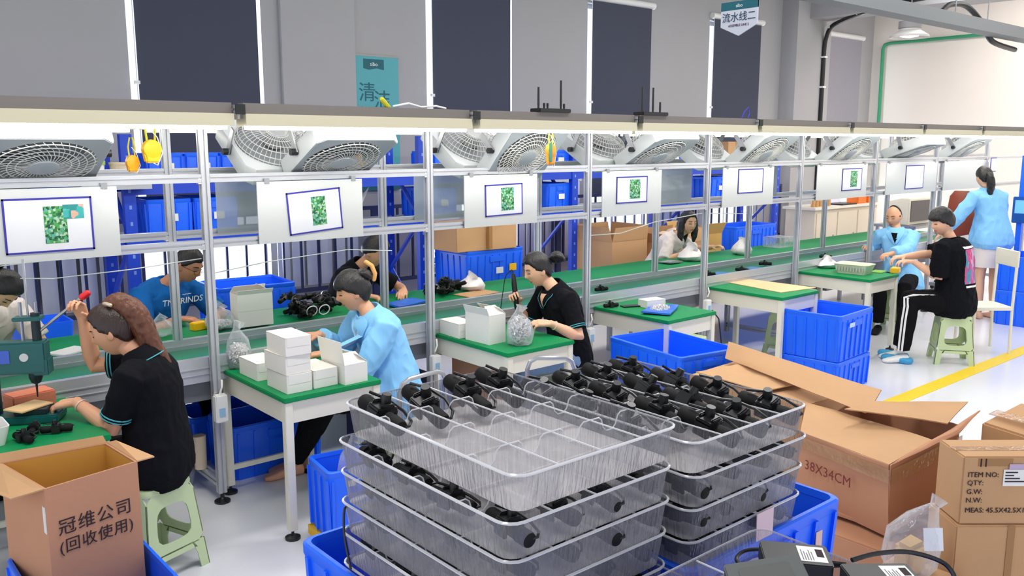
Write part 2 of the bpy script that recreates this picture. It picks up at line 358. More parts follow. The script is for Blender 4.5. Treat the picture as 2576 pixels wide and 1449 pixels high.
for x in PX:
    for y, z0 in ((YF,.06),(YB,.83)):
        m = MB(); profile(m, (x,y,z0), (x,y,2.19)); p = fpart('post', m)
        if y == YF:
            q = MB().lathe([(.045,.003),(.045,.012),(.02,.022),(.012,.03),(.012,.06)],16,(x,y,0)); q.build('levelling_foot', BLACK, p, origin=fo)
        for z in (1.862,1.504):
            q = MB().box((x-.03,y-.005,z-.015),(.02,.03,.03)); q.build('corner_bracket', WHITE, p, origin=fo)
    m = MB(); profile(m, (x,4.2,2.215), (x,5.82,2.215)); a = fpart('arm', m)
    for y in (4.196,5.824): MB().box((x,y,2.215),(.05,.008,.05)).build('end_cap', BLACK, a, origin=fo)
    m = MB(); profile(m, (x,YF+.02,.12), (x,5.5,.12)); fpart('foot_rail', m)
    m = MB(); profile(m, (x,5.5,.04), (x,5.5,.8)); fpart('rear_leg', m)
for x0, x1 in zip(PX[:-1], PX[1:]):
    for y, z in ((YF,1.862),(YF,1.504),(YB,1.88),(YB,1.505)):
        m = MB(); profile(m, (x0+.024,y,z), (x1-.024,y,z)); fpart('rail', m)
# conveyor and back bench
XA, XB = -.6, 12.1
cv = thing('conveyor', 'green belt conveyor with aluminium side beams along the posts', 'conveyor', (6,5,0)); co3 = cv.location
MB().bx((XA,4.79,.785),(XB,5.235,.805)).build('belt', BELT, cv, origin=co3, smooth=0)
m = MB(); m.bx((XA,4.742,.72),(XB,4.785,.858)); m.bx((XA,4.736,.80),(XB,4.742,.806)); m.bx((XA,4.736,.765),(XB,4.742,.769)); m.build('side_beam', ALU, cv, origin=co3, smooth=0)
MB().bx((XA,5.235,.72),(XB,5.255,.83)).build('side_beam', ALU, cv, origin=co3, smooth=0)
MB().bx((XA,4.79,.6),(XB,5.235,.72)).build('underframe', mat('underframe_grey',(120,122,130),.5), cv, origin=co3, smooth=0)
for x in (PX[1]-.55, PX[2]-.5, PX[4]-.5, PX[6]-.5): MB().bx((x-.12,4.85,.47),(x+.12,5.1,.6)).build('drive_box', mat('drive_grey',(130,132,136),.5), cv, origin=co3)
bn = thing('back_bench', 'long green-topped rear workbench behind the conveyor', 'bench', (6,5.55,0)); bo = bn.location
MB().bx((XA,5.305,.825),(XB,5.9,.85)).build('bench_top', GREEN, bn, origin=bo, smooth=0)
MB().bx((XA,5.258,.8),(XB,5.304,.862)).build('edge_strip', ALU, bn, origin=bo, smooth=0)
for x in PX: MB().bx((x-.02,5.82,0),(x+.02,5.86,.825)).build('leg', ALU, bn, origin=bo, smooth=0)
# LED batten lights on both sides
GREYB = mat('batten_grey', (120,114,110), .5, .2); REFL = mat('batten_reflector', (196,190,164), .5)
nth = ('first','second','third','fourth','fifth','sixth','seventh','eighth','ninth')
def batten(side, k):
    y = 4.26 if side == 0 else 5.76; x0, x1 = PX[k]+.03, PX[k+1]-.03; L = x1-x0
    lab = ('batten lamp in the front row, ' if side == 0 else 'batten lamp in the back row, ')+nth[k]+' from the left end'
    t = thing('batten_light', lab, 'lamp', ((x0+x1)/2,y,2.13), group='battens over the line')
    MB().bx((-L/2,-.03,.065),(L/2,.03,.118)).build('channel', GREYB, t, smooth=0)
    MB().hull([(-L/2,-.062,.005),(L/2,-.062,.005),(L/2,.062,.005),(-L/2,.062,.005),(-L/2,-.055,.065),(L/2,-.055,.065),(L/2,.055,.065),(-L/2,.055,.065)]).build('reflector', REFL, t, smooth=0)
    MB().tube([(-L/2+.03,-.03,-.003),(L/2-.03,-.03,-.003)],.0095,10).build('tube', TUBE, t)
    MB().tube([(-L/2+.03,.03,-.003),(L/2-.03,.03,-.003)],.0095,10).build('tube', TUBE, t)
    MB().box((-L/2-.006,0,.06),(.012,.03,.04)).build('bracket', STEEL, t, smooth=0)
for s_ in (0,1):
    for k in range(len(PX)-1): batten(s_, k)
# box fans
FANW = mat('fan_white', (206,210,212), .4); FANG = mat('fan_grey', (150,158,164), .4); GRL = mat('grille_white', (214,214,210), .4)
def make_fan():
    t = thing('box_fan', '', 'fan')
    h = .27; n = 32
    def sq(r, z):
        out = []
        for k in range(n):
            a = 2*pi*(k+.5)/n; c, s_ = cos(a), sin(a); q = r/max(abs(c),abs(s_)); out.append((c*q,s_*q,z))
        return out
    ci = lambda r, z: [(r*cos(2*pi*(k+.5)/n), r*sin(2*pi*(k+.5)/n), z) for k in range(n)]
    m = MB(); m.loft([sq(h*.985,-.055),sq(h,-.045),sq(h,.045),sq(h*.985,.055),ci(.238,.05),ci(.232,-.05)],closed=True); m.build('housing', FANW, t, smooth=30)
    m = MB(); m.loft([sq(h*.97,-.058),sq(h*.97,-.0555),ci(.236,-.0555),ci(.236,-.058)],closed=True); m.build('front_panel', FANG, t, smooth=30)
    m = MB()
    for r in (.225,.19,.155,.12): m.tube([(r*cos(2*pi*k/32), r*sin(2*pi*k/32), -.066) for k in range(32)],.0028,5,closed=True)
    for k in range(40):
        a = 2*pi*k/40; m.tube([(r*cos(a+.9*(.235-r)*4), r*sin(a+.9*(.235-r)*4), -.06-.012*(1-(r/.235)**2)) for r in (.235,.17,.11,.06)],.002,4)
    m.build('grille', GRL, t)
    MB().lathe([(.07,-.062),(.068,-.078),(.05,-.084),(.01,-.085)],24).build('hub', FANG, t)
    m = MB()
    for r, z in ((.235,.06),(.225,.09),(.2,.12),(.16,.138),(.11,.145),(.07,.147)): m.tube([(r*cos(2*pi*k/32), r*sin(2*pi*k/32), z) for k in range(32)],.003,5,closed=True)
    for k in range(48):
        a = 2*pi*k/48; m.tube([(r*cos(a), r*sin(a), z) for r, z in ((.237,.05),(.234,.075),(.215,.11),(.17,.136),(.11,.146),(.05,.148))],.002,4)
    m.build('rear_guard', GRL, t)
    MB().lathe([(.02,.15),(.06,.148),(.065,.06),(.02,.05)],20).build('motor', mat('motor_grey',(176,178,176),.4), t)
    MB().lathe([(.06,.04),(.228,.04),(.228,.046),(.06,.046)],32).build('shroud', mat('shroud_grey',(140,146,150),.5), t)
    m = MB()
    for k in range(5):
        a = 2*pi*k/5; p = []
        for r, w_, tl in ((.06,.35,.02),(.13,.45,.016),(.21,.5,.012)):
            p.append([(r*cos(a-w_/2), r*sin(a-w_/2), .02+tl),(r*cos(a+w_/2), r*sin(a+w_/2), .02-tl)])
        m.loft([[q[0],q[1],(q[1][0],q[1][1],q[1][2]+.003),(q[0][0],q[0][1],q[0][2]+.003)] for q in p])
    m.build('blade', mat('blade_grey',(120,126,130),.4), t)
    for sx in (-1,1):
        m = MB(); m.bx((sx*(h+.012)-.004,-.02,-.01),(sx*(h+.012)+.004,.02,.16)); b_ = m.build('bracket', STEEL, t)
        MB().cyl((sx*(h+.004),0,0),(sx*(h+.045),0,0),.02,12).build('knob', BLACK, b_)
    return t
fan0 = make_fan(); first = True
fplace = [(1.02,27,'F','white box fan tilted over the far left board'),(2.62,27,'F','white box fan tilted over the second board'),(4.07,46,'F','white box fan tilted steeply beside the hanging gauge'),(5.5,30,'F','white box fan tilted over the fourth board'),(6.98,38,'F','white box fan tilted over the fifth board'),(8.5,38,'F','white box fan tilted over the sixth board'),(9.95,20,'F','white box fan lying flat over the seventh board'),(11.3,34,'F','grey box fan tilted last along the line'),
          (2.42,34,'B','rear box fan showing its wire cage by the second board'),(3.95,34,'B','rear box fan showing its wire cage by the gauge'),(5.3,30,'B','rear box fan with a grey cage left of the fourth board fan'),(6.65,34,'B','rear box fan with a grey cage behind the fourth board'),(8.15,34,'B','rear box fan leaning by the fifth board'),(9.5,34,'B','rear box fan with a round cage by the sixth board')]
for x, tl, sd, lab in fplace:
    loc = (x,4.64,2.0) if sd == 'F' else (x,5.12,2.0); rot = (R(-tl) if sd == 'F' else R(tl),0,0)
    if first: fan0.location = loc; fan0.rotation_euler = rot; fan0['label'] = lab; fan0['group'] = 'fans hung under the lamp bars'; first = False
    else: dup(fan0, loc, rot=rot, label=lab, group='fans hung under the lamp bars')
# display boards and instruction sheets between the front rails
boards = [(.5,1.36,(.84,1.235,1.79,1.525,0,0),'first'),(2.11,2.79,(2.29,2.64,1.778,1.53,4,0),'second'),(3.58,4.24,(3.755,4.095,1.77,1.55,1,1),'third'),(4.92,5.62,(5.075,5.44,1.79,1.58,0,1),'fourth'),(6.46,7.25,(6.68,7.07,1.82,1.6,0,2),'fifth'),(8.02,9.02,(8.5,8.9,1.79,1.56,0,1),'sixth'),(9.45,10.7,(9.9,10.35,1.8,1.53,0,2),'seventh'),(10.9,12.2,None,'eighth')]
for x0, x1, pa, nm in boards:
    z0, z1 = (1.482,1.835)
    t = thing('display_board', 'white display board hung on the front rails, '+nm+' from the left', 'board', ((x0+x1)/2,4.68,1.66), group='boards along the line')
    L = (x1-x0)/2
    MB().bx((-L,-.004,z0-1.66),(L,.004,z1-1.66)).build('panel', OFFW, t, smooth=0)
    for x in (-L+.06, L-.06): MB().box((x,0,z1-1.66+.004),(.03,.016,.03)).build('hook', STEEL, t)
    if not pa: continue
    a, c, zt, zb, rot, kind = pa; w_, h_ = c-a, zt-zb
    t = thing('instruction_sheet', 'blue-bordered ' + ('instruction sheet with a green circuit photo' if kind < 2 else 'blank instruction sheet') + ' on the '+nm+' board', 'sheet', ((a+c)/2,4.673,(zt+zb)/2), group='sheets pinned to the boards'); t.rotation_euler = (0,R(-rot),0)
    MB().bx((-w_/2,-.0015,-h_/2),(w_/2,.0015,h_/2)).build('paper', PAPER, t, smooth=0)
    m = MB(); e = .009
    for q in (((-w_/2,-.003,h_/2-e),(w_/2,.002,h_/2)),((-w_/2,-.003,-h_/2),(w_/2,.002,-h_/2+e)),((-w_/2,-.003,-h_/2),(-w_/2+e,.002,h_/2)),((w_/2-e,-.003,-h_/2),(w_/2,.002,h_/2))): m.bx(*q)
    m.build('border', NAVYIN, t, smooth=0)
    if kind == 0:
        MB().bx((-w_*.06,-.003,-h_*.34),(w_*.2,-.0012,h_*.34)).build('picture', PCB, t, smooth=0)
        if nm == 'first': MB().bx((w_*.16,-.0035,h_*.1),(w_*.4,-.0012,h_*.36)).build('picture', cells('photo_print',[(60,170,170),(40,140,140),(210,170,150),(80,180,170)],30), t, smooth=0)
    if kind == 1: MB().bx((-w_*.08,-.003,-h_*.34),(w_*.26,-.0012,h_*.38)).build('picture', PCB, t, smooth=0)
for x0, x1, nm in ((2.1,2.42,'blue crates'),(3.56,4.05,'blue upright'),(5.0,5.5,'third sheet'),(6.25,6.75,'long-haired woman'),(7.75,8.2,'fifth sheet')):
    if nm in ('third sheet',): continue
    tag(MB().bx((x0,YB-.035,1.5),(x1,YB-.03,1.86)).build('acrylic_panel', ACRY, origin=((x0+x1)/2,YB-.03,1.68), smooth=0), 'grey acrylic panel hung on the rear rails near the '+nm, 'panel', 'acrylic panels on the rear rails')
# ------------------------------------------------------------------ builders for furniture and containers
def make_table():
    t = thing('work_table', '', 'table'); w_, d = .58, .86; m = MB(); m.loft([rrect(w_,d,.012,z) for z in (.745,.77)]); m.build('tabletop', GREEN, t, bev=.004)
    m = MB(); a, b_ = w_/2-.03, d/2-.03
    m.bx((-a,-b_-.012,.63),(a,-b_+.012,.745)); m.bx((-a,b_-.012,.63),(a,b_+.012,.745)); m.bx((-a-.012,-b_,.63),(-a+.012,b_,.745)); m.bx((a-.012,-b_,.63),(a+.012,b_,.745)); m.build('apron', CREAM, t, smooth=0)
    for sx in (-1,1):
        for sy in (-1,1):
            l = MB().bx((sx*a-.022,sy*b_-.022,.05),(sx*a+.022,sy*b_+.022,.745)).build('leg', CREAM, t, bev=.003)
            MB().lathe([(.04,.002),(.04,.014),(.015,.024),(.008,.03),(.008,.055)],16,(sx*a,sy*b_,0)).build('foot_pad', BLACK, l)
    MB().bx((-a,b_-.01,.14),(a,b_+.01,.17)).build('stretcher', CREAM, t, smooth=0)
    return t
tb0 = make_table()
tlab = ['green-topped bench table carrying the arbor press','green-topped bench table with stacked white boxes','green-topped bench table with the silver parts bag','green-topped bench table with a blue bag on it','green-topped bench table covered by a cardboard sheet','green-topped bench table with the cream basket']
for k in range(6):
    x = PX[k]+.06+.29+(.05 if k > 2 else 0); lo = (x if k else .77, 4.41, 0)
    if k == 0: tb0.location = lo; tb0['label'] = tlab[0]; tb0['group'] = 'bench tables in front of the line'
    else: dup(tb0, lo, label=tlab[k], group='bench tables in front of the line')
def make_stool(name='plastic_stool'):
    t = thing(name, '', 'stool'); H = .46; wt, wb = .13, .175
    def hw(z): return wb+(wt-wb)*z/H
    MB().loft([rrect(2*hw(H-.03),2*hw(H-.03),.03,H-.03),rrect(2*wt+.012,2*wt+.012,.035,H-.015),rrect(2*wt,2*wt,.035,H),rrect(2*wt-.04,2*wt-.04,.03,H+.003)]).build('seat', STOOL, t, smooth=50)
    for q in range(4):
        m = MB(); m.M = MX.Rotation(q*pi/2,4,'Z'); th = .006
        def pan(P):  # polygon in (x,z) laid on the sloping side
            n = len(P); m.ad([(x,-hw(z),z) for x,z in P]+[(x,-hw(z)+th,z) for x,z in P],[tuple(range(n-1,-1,-1)),tuple(range(n,2*n))]+[(i,(i+1)%n,n+(i+1)%n,n+i) for i in range(n)])
        N = 24; out = []; inn = []
        for k in range(N):
            a = 2*pi*(k+.5)/N; c, s_ = cos(a), sin(a); q_ = 1/max(abs(c),abs(s_)); z = .285+.15*s_*q_; out.append((hw(z)*c*q_, z))
            e = (abs(c)**4+abs(s_)**4)**-.25; z2 = .275+.09*s_*e; inn.append(((hw(z2)-.055)*c*e, z2))
        P = [[(x,-hw(z)+o,z) for x,z in pts] for pts, o in ((out,0),(inn,0),(inn,th),(out,th))]
        m.loft(P, closed=True)
        for s_ in (-1,1): pan([(s_*hw(0),0),(s_*hw(.14),.14),(s_*(hw(.14)-.075),.14),(s_*(hw(.08)-.055),.08),(s_*(hw(0)-.05),0)][::(1 if s_ < 0 else -1)])
        pan([(-hw(.14)+.07,.142),(-hw(.1)+.05,.11),(hw(.1)-.05,.11),(hw(.14)-.07,.142)])
        m.build('leg_panel', STOOL, t, smooth=40)
    return t
st0 = make_stool(); st0['label'] = 'pale green plastic stool under the woman working the press'; st0.location = (1.26,4.14,0); st0.rotation_euler = (0,0,R(20)); st0['group'] = 'pale green stools'
for loc, rz, lab in (((8.42,3.42,0),35,'pale green plastic stool under the boy in striped trousers'),((2.8,4.42,0),5,'pale green stool hidden under the woman in the blue coat'),((4.26,4.36,0),8,'pale green stool under the woman holding the screwdriver'),((5.72,4.45,0),0,'pale green stool between the blue bag table and the cardboard table'),((7.35,4.5,0),0,'empty pale green stool behind the cardboard sheet table'),((9.45,4.5,0),5,'pale green stool under the balding man'),((1.95,6.2,0),0,'pale green stool under the man in the blue shirt'),((3.36,6.15,0),0,'pale green stool under the black shirted woman at the back'),((.86,6.1,0),0,'pale green stool under the worker at the far left edge'),((7.4,6.3,0),0,'pale green stool under the long-haired woman')):
    dup(st0, loc, R(rz), lab, 'pale green stools')
def make_crate(w_, d, h, ribs=True, card=False, m_=None, name='storage_crate'):
    m_ = m_ or BLUE
    t = thing(name, '', 'crate'); k = .94; th = .008; r = .03
    m = MB(); m.loft([rrect(w_*k,d*k,r,0),rrect(w_*(k+.055),d*(k+.055),r,h*.9),rrect(w_-.012,d-.012,r,h-.004),rrect(w_-.03,d-.03,r,h-.004),rrect(w_*k-2*th,d*k-2*th,r,.012)])
    if ribs:
        n = max(3,int(w_/.1))
        for i in range(n+1):
            x = -w_*.44+w_*.88*i/n
            for s_ in (-1,1):
                y0, y1 = s_*d*k/2, s_*d*(k+.055)/2; m.hull([(x-.007,y0-s_*.004,.01),(x+.007,y0-s_*.004,.01),(x+.007,y0+s_*.012,.01),(x-.007,y0+s_*.012,.01),(x-.007,y1-s_*.004,h*.88),(x+.007,y1-s_*.004,h*.88),(x+.007,y1+s_*.008,h*.88),(x-.007,y1+s_*.008,h*.88)])
        n = max(3,int(d/.1))
        for i in range(n+1):
            y = -d*.44+d*.88*i/n
            for s_ in (-1,1):
                x0, x1 = s_*w_*k/2, s_*w_*(k+.055)/2; m.hull([(x0-s_*.004,y-.007,.01),(x0+s_*.012,y-.007,.01),(x0+s_*.012,y+.007,.01),(x0-s_*.004,y+.007,.01),(x1-s_*.004,y-.007,h*.88),(x1+s_*.008,y-.007,h*.88),(x1+s_*.008,y+.007,h*.88),(x1-s_*.004,y+.007,h*.88)])
    m.build('body', m_, t, smooth=40)
    m = MB(); m.loft([rrect(w_-.004,d-.004,r,h-.035),rrect(w_,d,r,h-.03),rrect(w_,d,r,h-.005),rrect(w_-.01,d-.01,r,h),rrect(w_-.03,d-.03,r,h),rrect(w_-.034,d-.034,r,h-.02)],closed=True); m.build('rim', m_, t, smooth=40)
    for s_ in (-1,1): m = MB(); m.box((0,s_*(d*(k+.05)/2+.004),h*.78),(w_*.24,.014,h*.14)); m.build('grip', m_, t, bev=.003)
    if card: MB().box((w_*.05,-d*(k+.04)/2-.012,h*.5),(.09,.003,.06)).build('label_card', WHITE, t, smooth=0)
    return t
# -- storage rack along the wall
rk = thing('storage_rack', 'blue steel storage rack along the wall below the blinds', 'rack', (6.7,7.6,0)); ro = rk.location
for x in (2.18,4.97,7.09,9.2,11.23):
    for y in (7.2,7.8):
        m = MB().bx((x-.045,y-.03,.01),(x+.045,y+.03,2.12)); p = m.build('upright', BLUED, rk, origin=ro, smooth=0)
        q = MB()
        for k in range(14): q.box((x,y-.031,.25+k*.13),(.02,.002,.03))
        q.build('slot_pattern', mat('slot_light',(120,150,220),.5), p, origin=ro, smooth=0)
    for z0, z1, yy in ((.2,.75,1),(.75,1.3,-1),(1.3,1.85,1)):
        ya, yb = (7.22,7.78) if yy > 0 else (7.78,7.22); m = MB().tube([(x,ya,z0),(x,yb,z1)],.022,6); m.build('brace', BLUED, rk, origin=ro, smooth=0)
for x0, x1 in ((2.18,4.97),(4.97,7.09),(7.09,9.2),(9.2,11.23)):
    for z in (1.24,1.69):
        for y in (7.2,7.8): MB().bx((x0+.045,y-.02,z-.045),(x1-.045,y+.02,z+.045)).build('beam', BLUED, rk, origin=ro, smooth=0)
        MB().bx((x0+.04,7.18,z+.045),(x1-.04,7.82,z+.06)).build('shelf', mat('shelf_grey',(176,180,188),.5), rk, origin=ro, smooth=0)
cs = make_crate(.29,.42,.22,True,True,name='parts_bin'); cs.location = (2.5,7.44,1.751); cs['label'] = 'blue parts bin at the left end of the upper rack shelf'; cs['group'] = 'blue bins on the upper shelf'
up = [2.8,3.1,3.38,5.3,5.62,5.93,6.3,6.6,6.9,7.28,7.6,8.6,8.95,9.27]
for i, x in enumerate(up): dup(cs, (x,7.44,1.751), label='blue parts bin on the upper rack shelf, %s of its row' % (('second','third','fourth','fifth','sixth','seventh','eighth','ninth','tenth','eleventh','twelfth','thirteenth','fourteenth','last')[i]), group='blue bins on the upper shelf')
cl = make_crate(.37,.5,.3,True,True,name='parts_crate'); cl.location = (2.5,7.47,1.301); cl['label'] = 'blue crate with printed card on the lower shelf beside the blue upright'; cl['group'] = 'blue crates on the lower shelf'
for x, l in ((2.89,'blue crate on the lower shelf next to the grey acrylic panel'),(5.25,'blue crate on the lower shelf right of the banner'),(6.9,'blue crate on the lower shelf left of the clear hung bag'),(9.9,'blue crate on the lower shelf above the long-haired woman'),(10.7,'blue crate on the lower shelf right of the fifth board')): dup(cl, (x,7.47,1.301), label=l, group='blue crates on the lower shelf')
t = thing('tall_bin', 'tall dark blue bin on the rack beside the left fan', 'bin', (1.75,7.5,1.3)); MB().loft([rrect(.34,.4,.03,0),rrect(.4,.46,.03,.86),rrect(.37,.43,.03,.86),rrect(.3,.36,.03,.02)]).build('body', BLUED, t); MB().box((.02,-.225,.62),(.11,.02,.3)).build('label_card', mat('dull_card',(150,160,190),.6), t)
MB().bx((1.45,7.2,1.24),(2.12,7.82,1.299)).build('bracket_shelf', BLUED, rk, origin=ro, smooth=0)
t = thing('lidded_tub', 'white tub with a lime green lid on the rack', 'tub', (1.9,7.1,1.75)); MB().loft([rrect(.13,.13,.02,0),rrect(.15,.15,.02,.14)]).build('body', WHITE, t); MB().loft([rrect(.16,.16,.02,.14),rrect(.16,.16,.02,.17)]).build('lid', mat('lime',(150,196,60),.5), t)
MB().bx((1.78,7.0,1.7),(2.3,7.19,1.749)).build('bracket_shelf', mat('shelf_grey',(176,180,188),.5), rk, origin=ro, smooth=0)
t = thing('pot', 'beige plastic pot on the rack beside the green-lidded tub', 'pot', (2.1,7.1,1.75)); MB().lathe([(.06,0),(.075,.14),(.08,.14),(.08,.155),(.068,.155),(.055,.01)],20).build('body', mat('pot_beige',(214,196,170),.5), t)
for i, (x, w_, h, l) in enumerate(((10.3,.4,.32,'brown carton on the rack top by the fan brackets'),(11.0,.5,.26,'brown carton at the right end of the rack top'))):
    t = thing('carton', l, 'carton', (x,7.5,1.751)); MB().bx((-w_/2,-.25,0),(w_/2,.25,h)).build('body', KRAFT, t, bev=.004); MB().bx((-.03,-.252,h-.08),(.03,.252,h+.002)).build('tape', mat('brown_tape',(160,116,70),.3), t, smooth=0)
# -- large crates and cartons behind the bench
cb = make_crate(.62,.5,.4,True,False); cb.location = (2.83,6.55,.57); cb.rotation_euler = (0,0,R(-4)); cb['label'] = 'open mesh-sided blue crate behind the white box on the bench'
t = thing('crate_dolly', 'low grey trestle carrying the blue mesh crate', 'trestle', (2.83,6.55,0)); MB().bx((-.3,-.24,.52),(.3,.24,.568)).build('top', GST, t)
for sx in (-1,1):
    for sy in (-1,1): MB().bx((sx*.27-.02,sy*.2-.02,0),(sx*.27+.02,sy*.2+.02,.52)).build('leg', GST, t)
cg = make_crate(.72,.56,.42,True,True); cg.location = (5.42,6.85,.6); cg['label'] = 'big blue crate with a yellow tag below the hanging carton'
cg2 = dup(cg, (5.42,6.85,.18), label='lower big blue crate under the yellow-tagged one')
t = thing('pallet', 'wooden pallet under the big blue crates', 'pallet', (5.42,6.85,0)); MB().bx((-.4,-.32,.12),(.4,.32,.178)).build('deck', KRAFT, t)
for x in (-.3,0,.3): MB().bx((x-.05,-.3,0),(x+.05,.3,.12)).build('bearer', KRAFT, t)
tag(MB().box((5.62,6.555,.83),(.09,.004,.07)).build('tag_card', YEL, origin=(5.62,6.555,.83), smooth=0), 'yellow tag card stuck on the big blue crate', 'tag')
t = thing('carton', 'brown carton standing on the big blue crate', 'carton', (5.3,6.8,1.02)); MB().hull([(-.36,-.22,0),(.36,-.26,.0),(.34,.22,0),(-.36,.22,0),(-.38,-.24,.27),(.36,-.26,.3),(.35,.22,.27),(-.38,.22,.27)]).build('body', KRAFT, t, bev=.006)
MB().bx((-.02,-.29,.02),(.02,-.23,.28)).build('tape', mat('brown_tape',(160,116,70),.3), t, smooth=0)
def open_carton(name, label, loc, w_, d, h, m_, rz=0, fl=(60,60,60,60), flen=.16, mi=None):
    t = thing(name, label, 'carton', loc, rz); m = MB(); th = .006
    m.bx((-w_/2,-d/2,0),(w_/2,-d/2+th,h)); m.bx((-w_/2,d/2-th,0),(w_/2,d/2,h)); m.bx((-w_/2,-d/2+th,0),(-w_/2+th,d/2-th,h)); m.bx((w_/2-th,-d/2+th,0),(w_/2,d/2-th,h)); m.bx((-w_/2+th,-d/2+th,0),(w_/2-th,d/2-th,th))
    m.build('body', m_, t, smooth=0)
    for q, a in enumerate(fl):
        if a is None: continue
        hw = (w_ if q % 2 == 0 else d)/2; off = (d if q % 2 == 0 else w_)/2; m = MB(); m.M = MX.Rotation(q*pi/2,4,'Z')
        o_, u_ = cos(R(a))*flen, sin(R(a))*flen
        m.sheet([(-hw+.004,-off,h),(hw-.004,-off,h),(hw-.02,-off-o_,h+u_),(-hw+.02,-off-o_,h+u_)],.005); m.build('flap', mi or m_, t, smooth=0)
    return t
open_carton('tall_carton','tall open brown carton behind the bench right of the third post',(7.5,6.98,.1),.6,.6,.85,KRAFT,0,(80,85,85,80))
open_carton('packing_carton','open brown carton full of crumpled paper left of the long-haired woman',(8.35,6.75,.1),.7,.5,.78,KRAFT,R(5),(100,70,100,50))
for i in range(3): tag(MB().ball((8.15+.2*i,6.72,.93+.03*(i%2)),(.13,.12,.08),9,6).build('crumpled_paper', mat('packing_paper',(212,186,170),.8,bump=.6,bscale=18), origin=(8.15+.2*i,6.72,.9)), 'crumpled packing paper lump in the open carton, '+('left','middle','right')[i]+' one', 'paper', 'crumpled paper in the carton')
open_carton('yellow_carton','yellowish carton behind the right shoulder of the long-haired woman',(9.0,6.9,.1),.55,.4,.82,mat('yellow_kraft',(206,166,96),.8,noise_amt=.05),0,(60,None,60,None))
cf = make_crate(.95,.5,.4,True,False); cf.location = (10.2,7.05,.55); cf['label'] = 'big blue bin right of the long-haired woman'
dup(cf, (10.2,7.05,.14), label='lower blue bin under the big bin at the back')
for (x, y, l) in ((10.2,7.05,'grey dolly under the blue bins at the back'),):
    t = thing('dolly', l, 'dolly', (x,y,0)); MB().bx((-.45,-.22,.1),(.45,.22,.138)).build('deck', GST, t)
    for sx in (-.38,.38):
        for sy in (-.17,.17): MB().cyl((sx,sy-.015,.05),(sx,sy+.015,.05),.05,14).build('wheel', BLACK, t)
t = thing('plastic_bin', 'blue plastic bin standing behind the arm of the press', 'bin', (1.42,6.9,.33)); MB().loft([rrect(.3,.3,.03,0),rrect(.36,.36,.03,.46),rrect(.33,.33,.03,.46),rrect(.27,.27,.03,.02)]).build('body', BLUE, t)
t = thing('bin_stand', 'low grey stand under the blue plastic bin', 'stand', (1.42,6.9,0)); MB().bx((-.2,-.18,.28),(.2,.18,.328)).build('top', GST, t)
for sx in (-.17,.17): MB().bx((sx-.02,-.16,0),(sx+.02,.16,.28)).build('leg', GST, t)
tag(MB().tube([(4.45,7.6,1.3),(4.5,7.55,1.5),(4.55,7.5,1.62)],[.01,.02,.005],6).build('strap', WHITE, origin=(4.45,7.6,1.3)), 'white strap lying on the lower rack shelf', 'strap')
# -- crates in the aisle
cc = make_crate(.62,.52,.39,True,False); cc.location = (6.78,3.78,.28); cc.rotation_euler = (0,0,R(4)); cc['label'] = 'upper crate of the two stacked before the cardboard sheet table'
cc_ = make_crate(.62,.52,.278,True,False); cc_.location = (6.78,3.78,0); cc_.rotation_euler = (0,0,R(4)); cc_['label'] = 'lower crate of the two stacked before the cardboard sheet table'
for o in (cc,): MB().box((-.14,-.278,.3),(.09,.004,.035)).build('label_card', mat('pale_card',(190,210,250),.5), o, smooth=0)
cd_ = make_crate(.52,.74,.31,True,False); cd_.location = (4.64,3.73,.39); cd_.rotation_euler = (0,0,R(-9)); cd_['label'] = 'empty open blue crate behind the right tray stack'
dup(cd_, (4.64,3.73,.08), R(-9), 'blue crate under the empty open one in the aisle')
t = thing('dolly', 'steel dolly under the crates in the aisle', 'dolly', (4.64,3.73,0), R(-9)); MB().bx((-.22,-.3,.055),(.22,.3,.078)).build('deck', STEEL, t)
for sx in (-.18,.18):
    for sy in (-.25,.25): MB().cyl((sx-.012,sy,.028),(sx+.012,sy,.028),.026,14).build('wheel', BLACK, t)
cr = make_crate(.7,.55,.395,True,False); cr.location = (10.95,3.6,.395); cr['label'] = 'upper blue crate at the right picture edge by the standing woman'
dup(cr, (10.95,3.6,0), label='lower blue crate at the right picture edge by the standing woman')
cu = make_crate(.6,.4,.34,True,False); cu.location = (2.3,5.15,.0); cu['label'] = 'dark blue crate on the floor under the conveyor behind the box table'
cq = make_crate(.45,.36,.3,True,False); cq.location = (2.15,5.6,.0); cq['label'] = 'small blue crate further under the bench left of the conveyor crate'
cw = make_crate(.36,.3,.37,True,False); cw.location = (2.14,3.77,.09); cw.rotation_euler = (0,0,R(-8)); cw['label'] = 'blue crate with a clear bag beside the front leg of the box table'
t = thing('crate_trolley', 'yellow low trolley under the crate by the table leg', 'trolley', (2.14,3.77,0), R(-8)); MB().bx((-.19,-.15,.04),(.19,.15,.088)).build('deck', YEL, t)
for sx in (-.14,.14):
    for sy in (-.11,.11): MB().cyl((sx-.01,sy,.02),(sx+.01,sy,.02),.02,12).build('wheel', BLACK, t)
MB().box((-.05,-.156,.3),(.06,.003,.03)).build('label_card', WHITE, cw, smooth=0)
# -- chair by the boy
t = thing('dining_chair', 'cream chair with pale back panel behind the seated boy', 'chair', (9.1,3.42,0), R(-40))
MB().loft([rrect(.4,.38,.03,.44),rrect(.4,.38,.03,.47)]).build('seat', CREAM, t, bev=.004)
MB().bx((.185,-.19,.86),(.21,.19,1.02)).build('backrest', CREAM, t, bev=.005)
for sx, sy in ((-1,-1),(-1,1)): MB().cyl((sx*.17,sy*.16,0),(sx*.17,sy*.16,.44),.014).build('leg', CREAM, t)
for sy in (-1,1): MB().tube([(.2,sy*.17,0),(.19,sy*.17,.46),(.2,sy*.17,1.0)],.014,8).build('leg', CREAM, t)
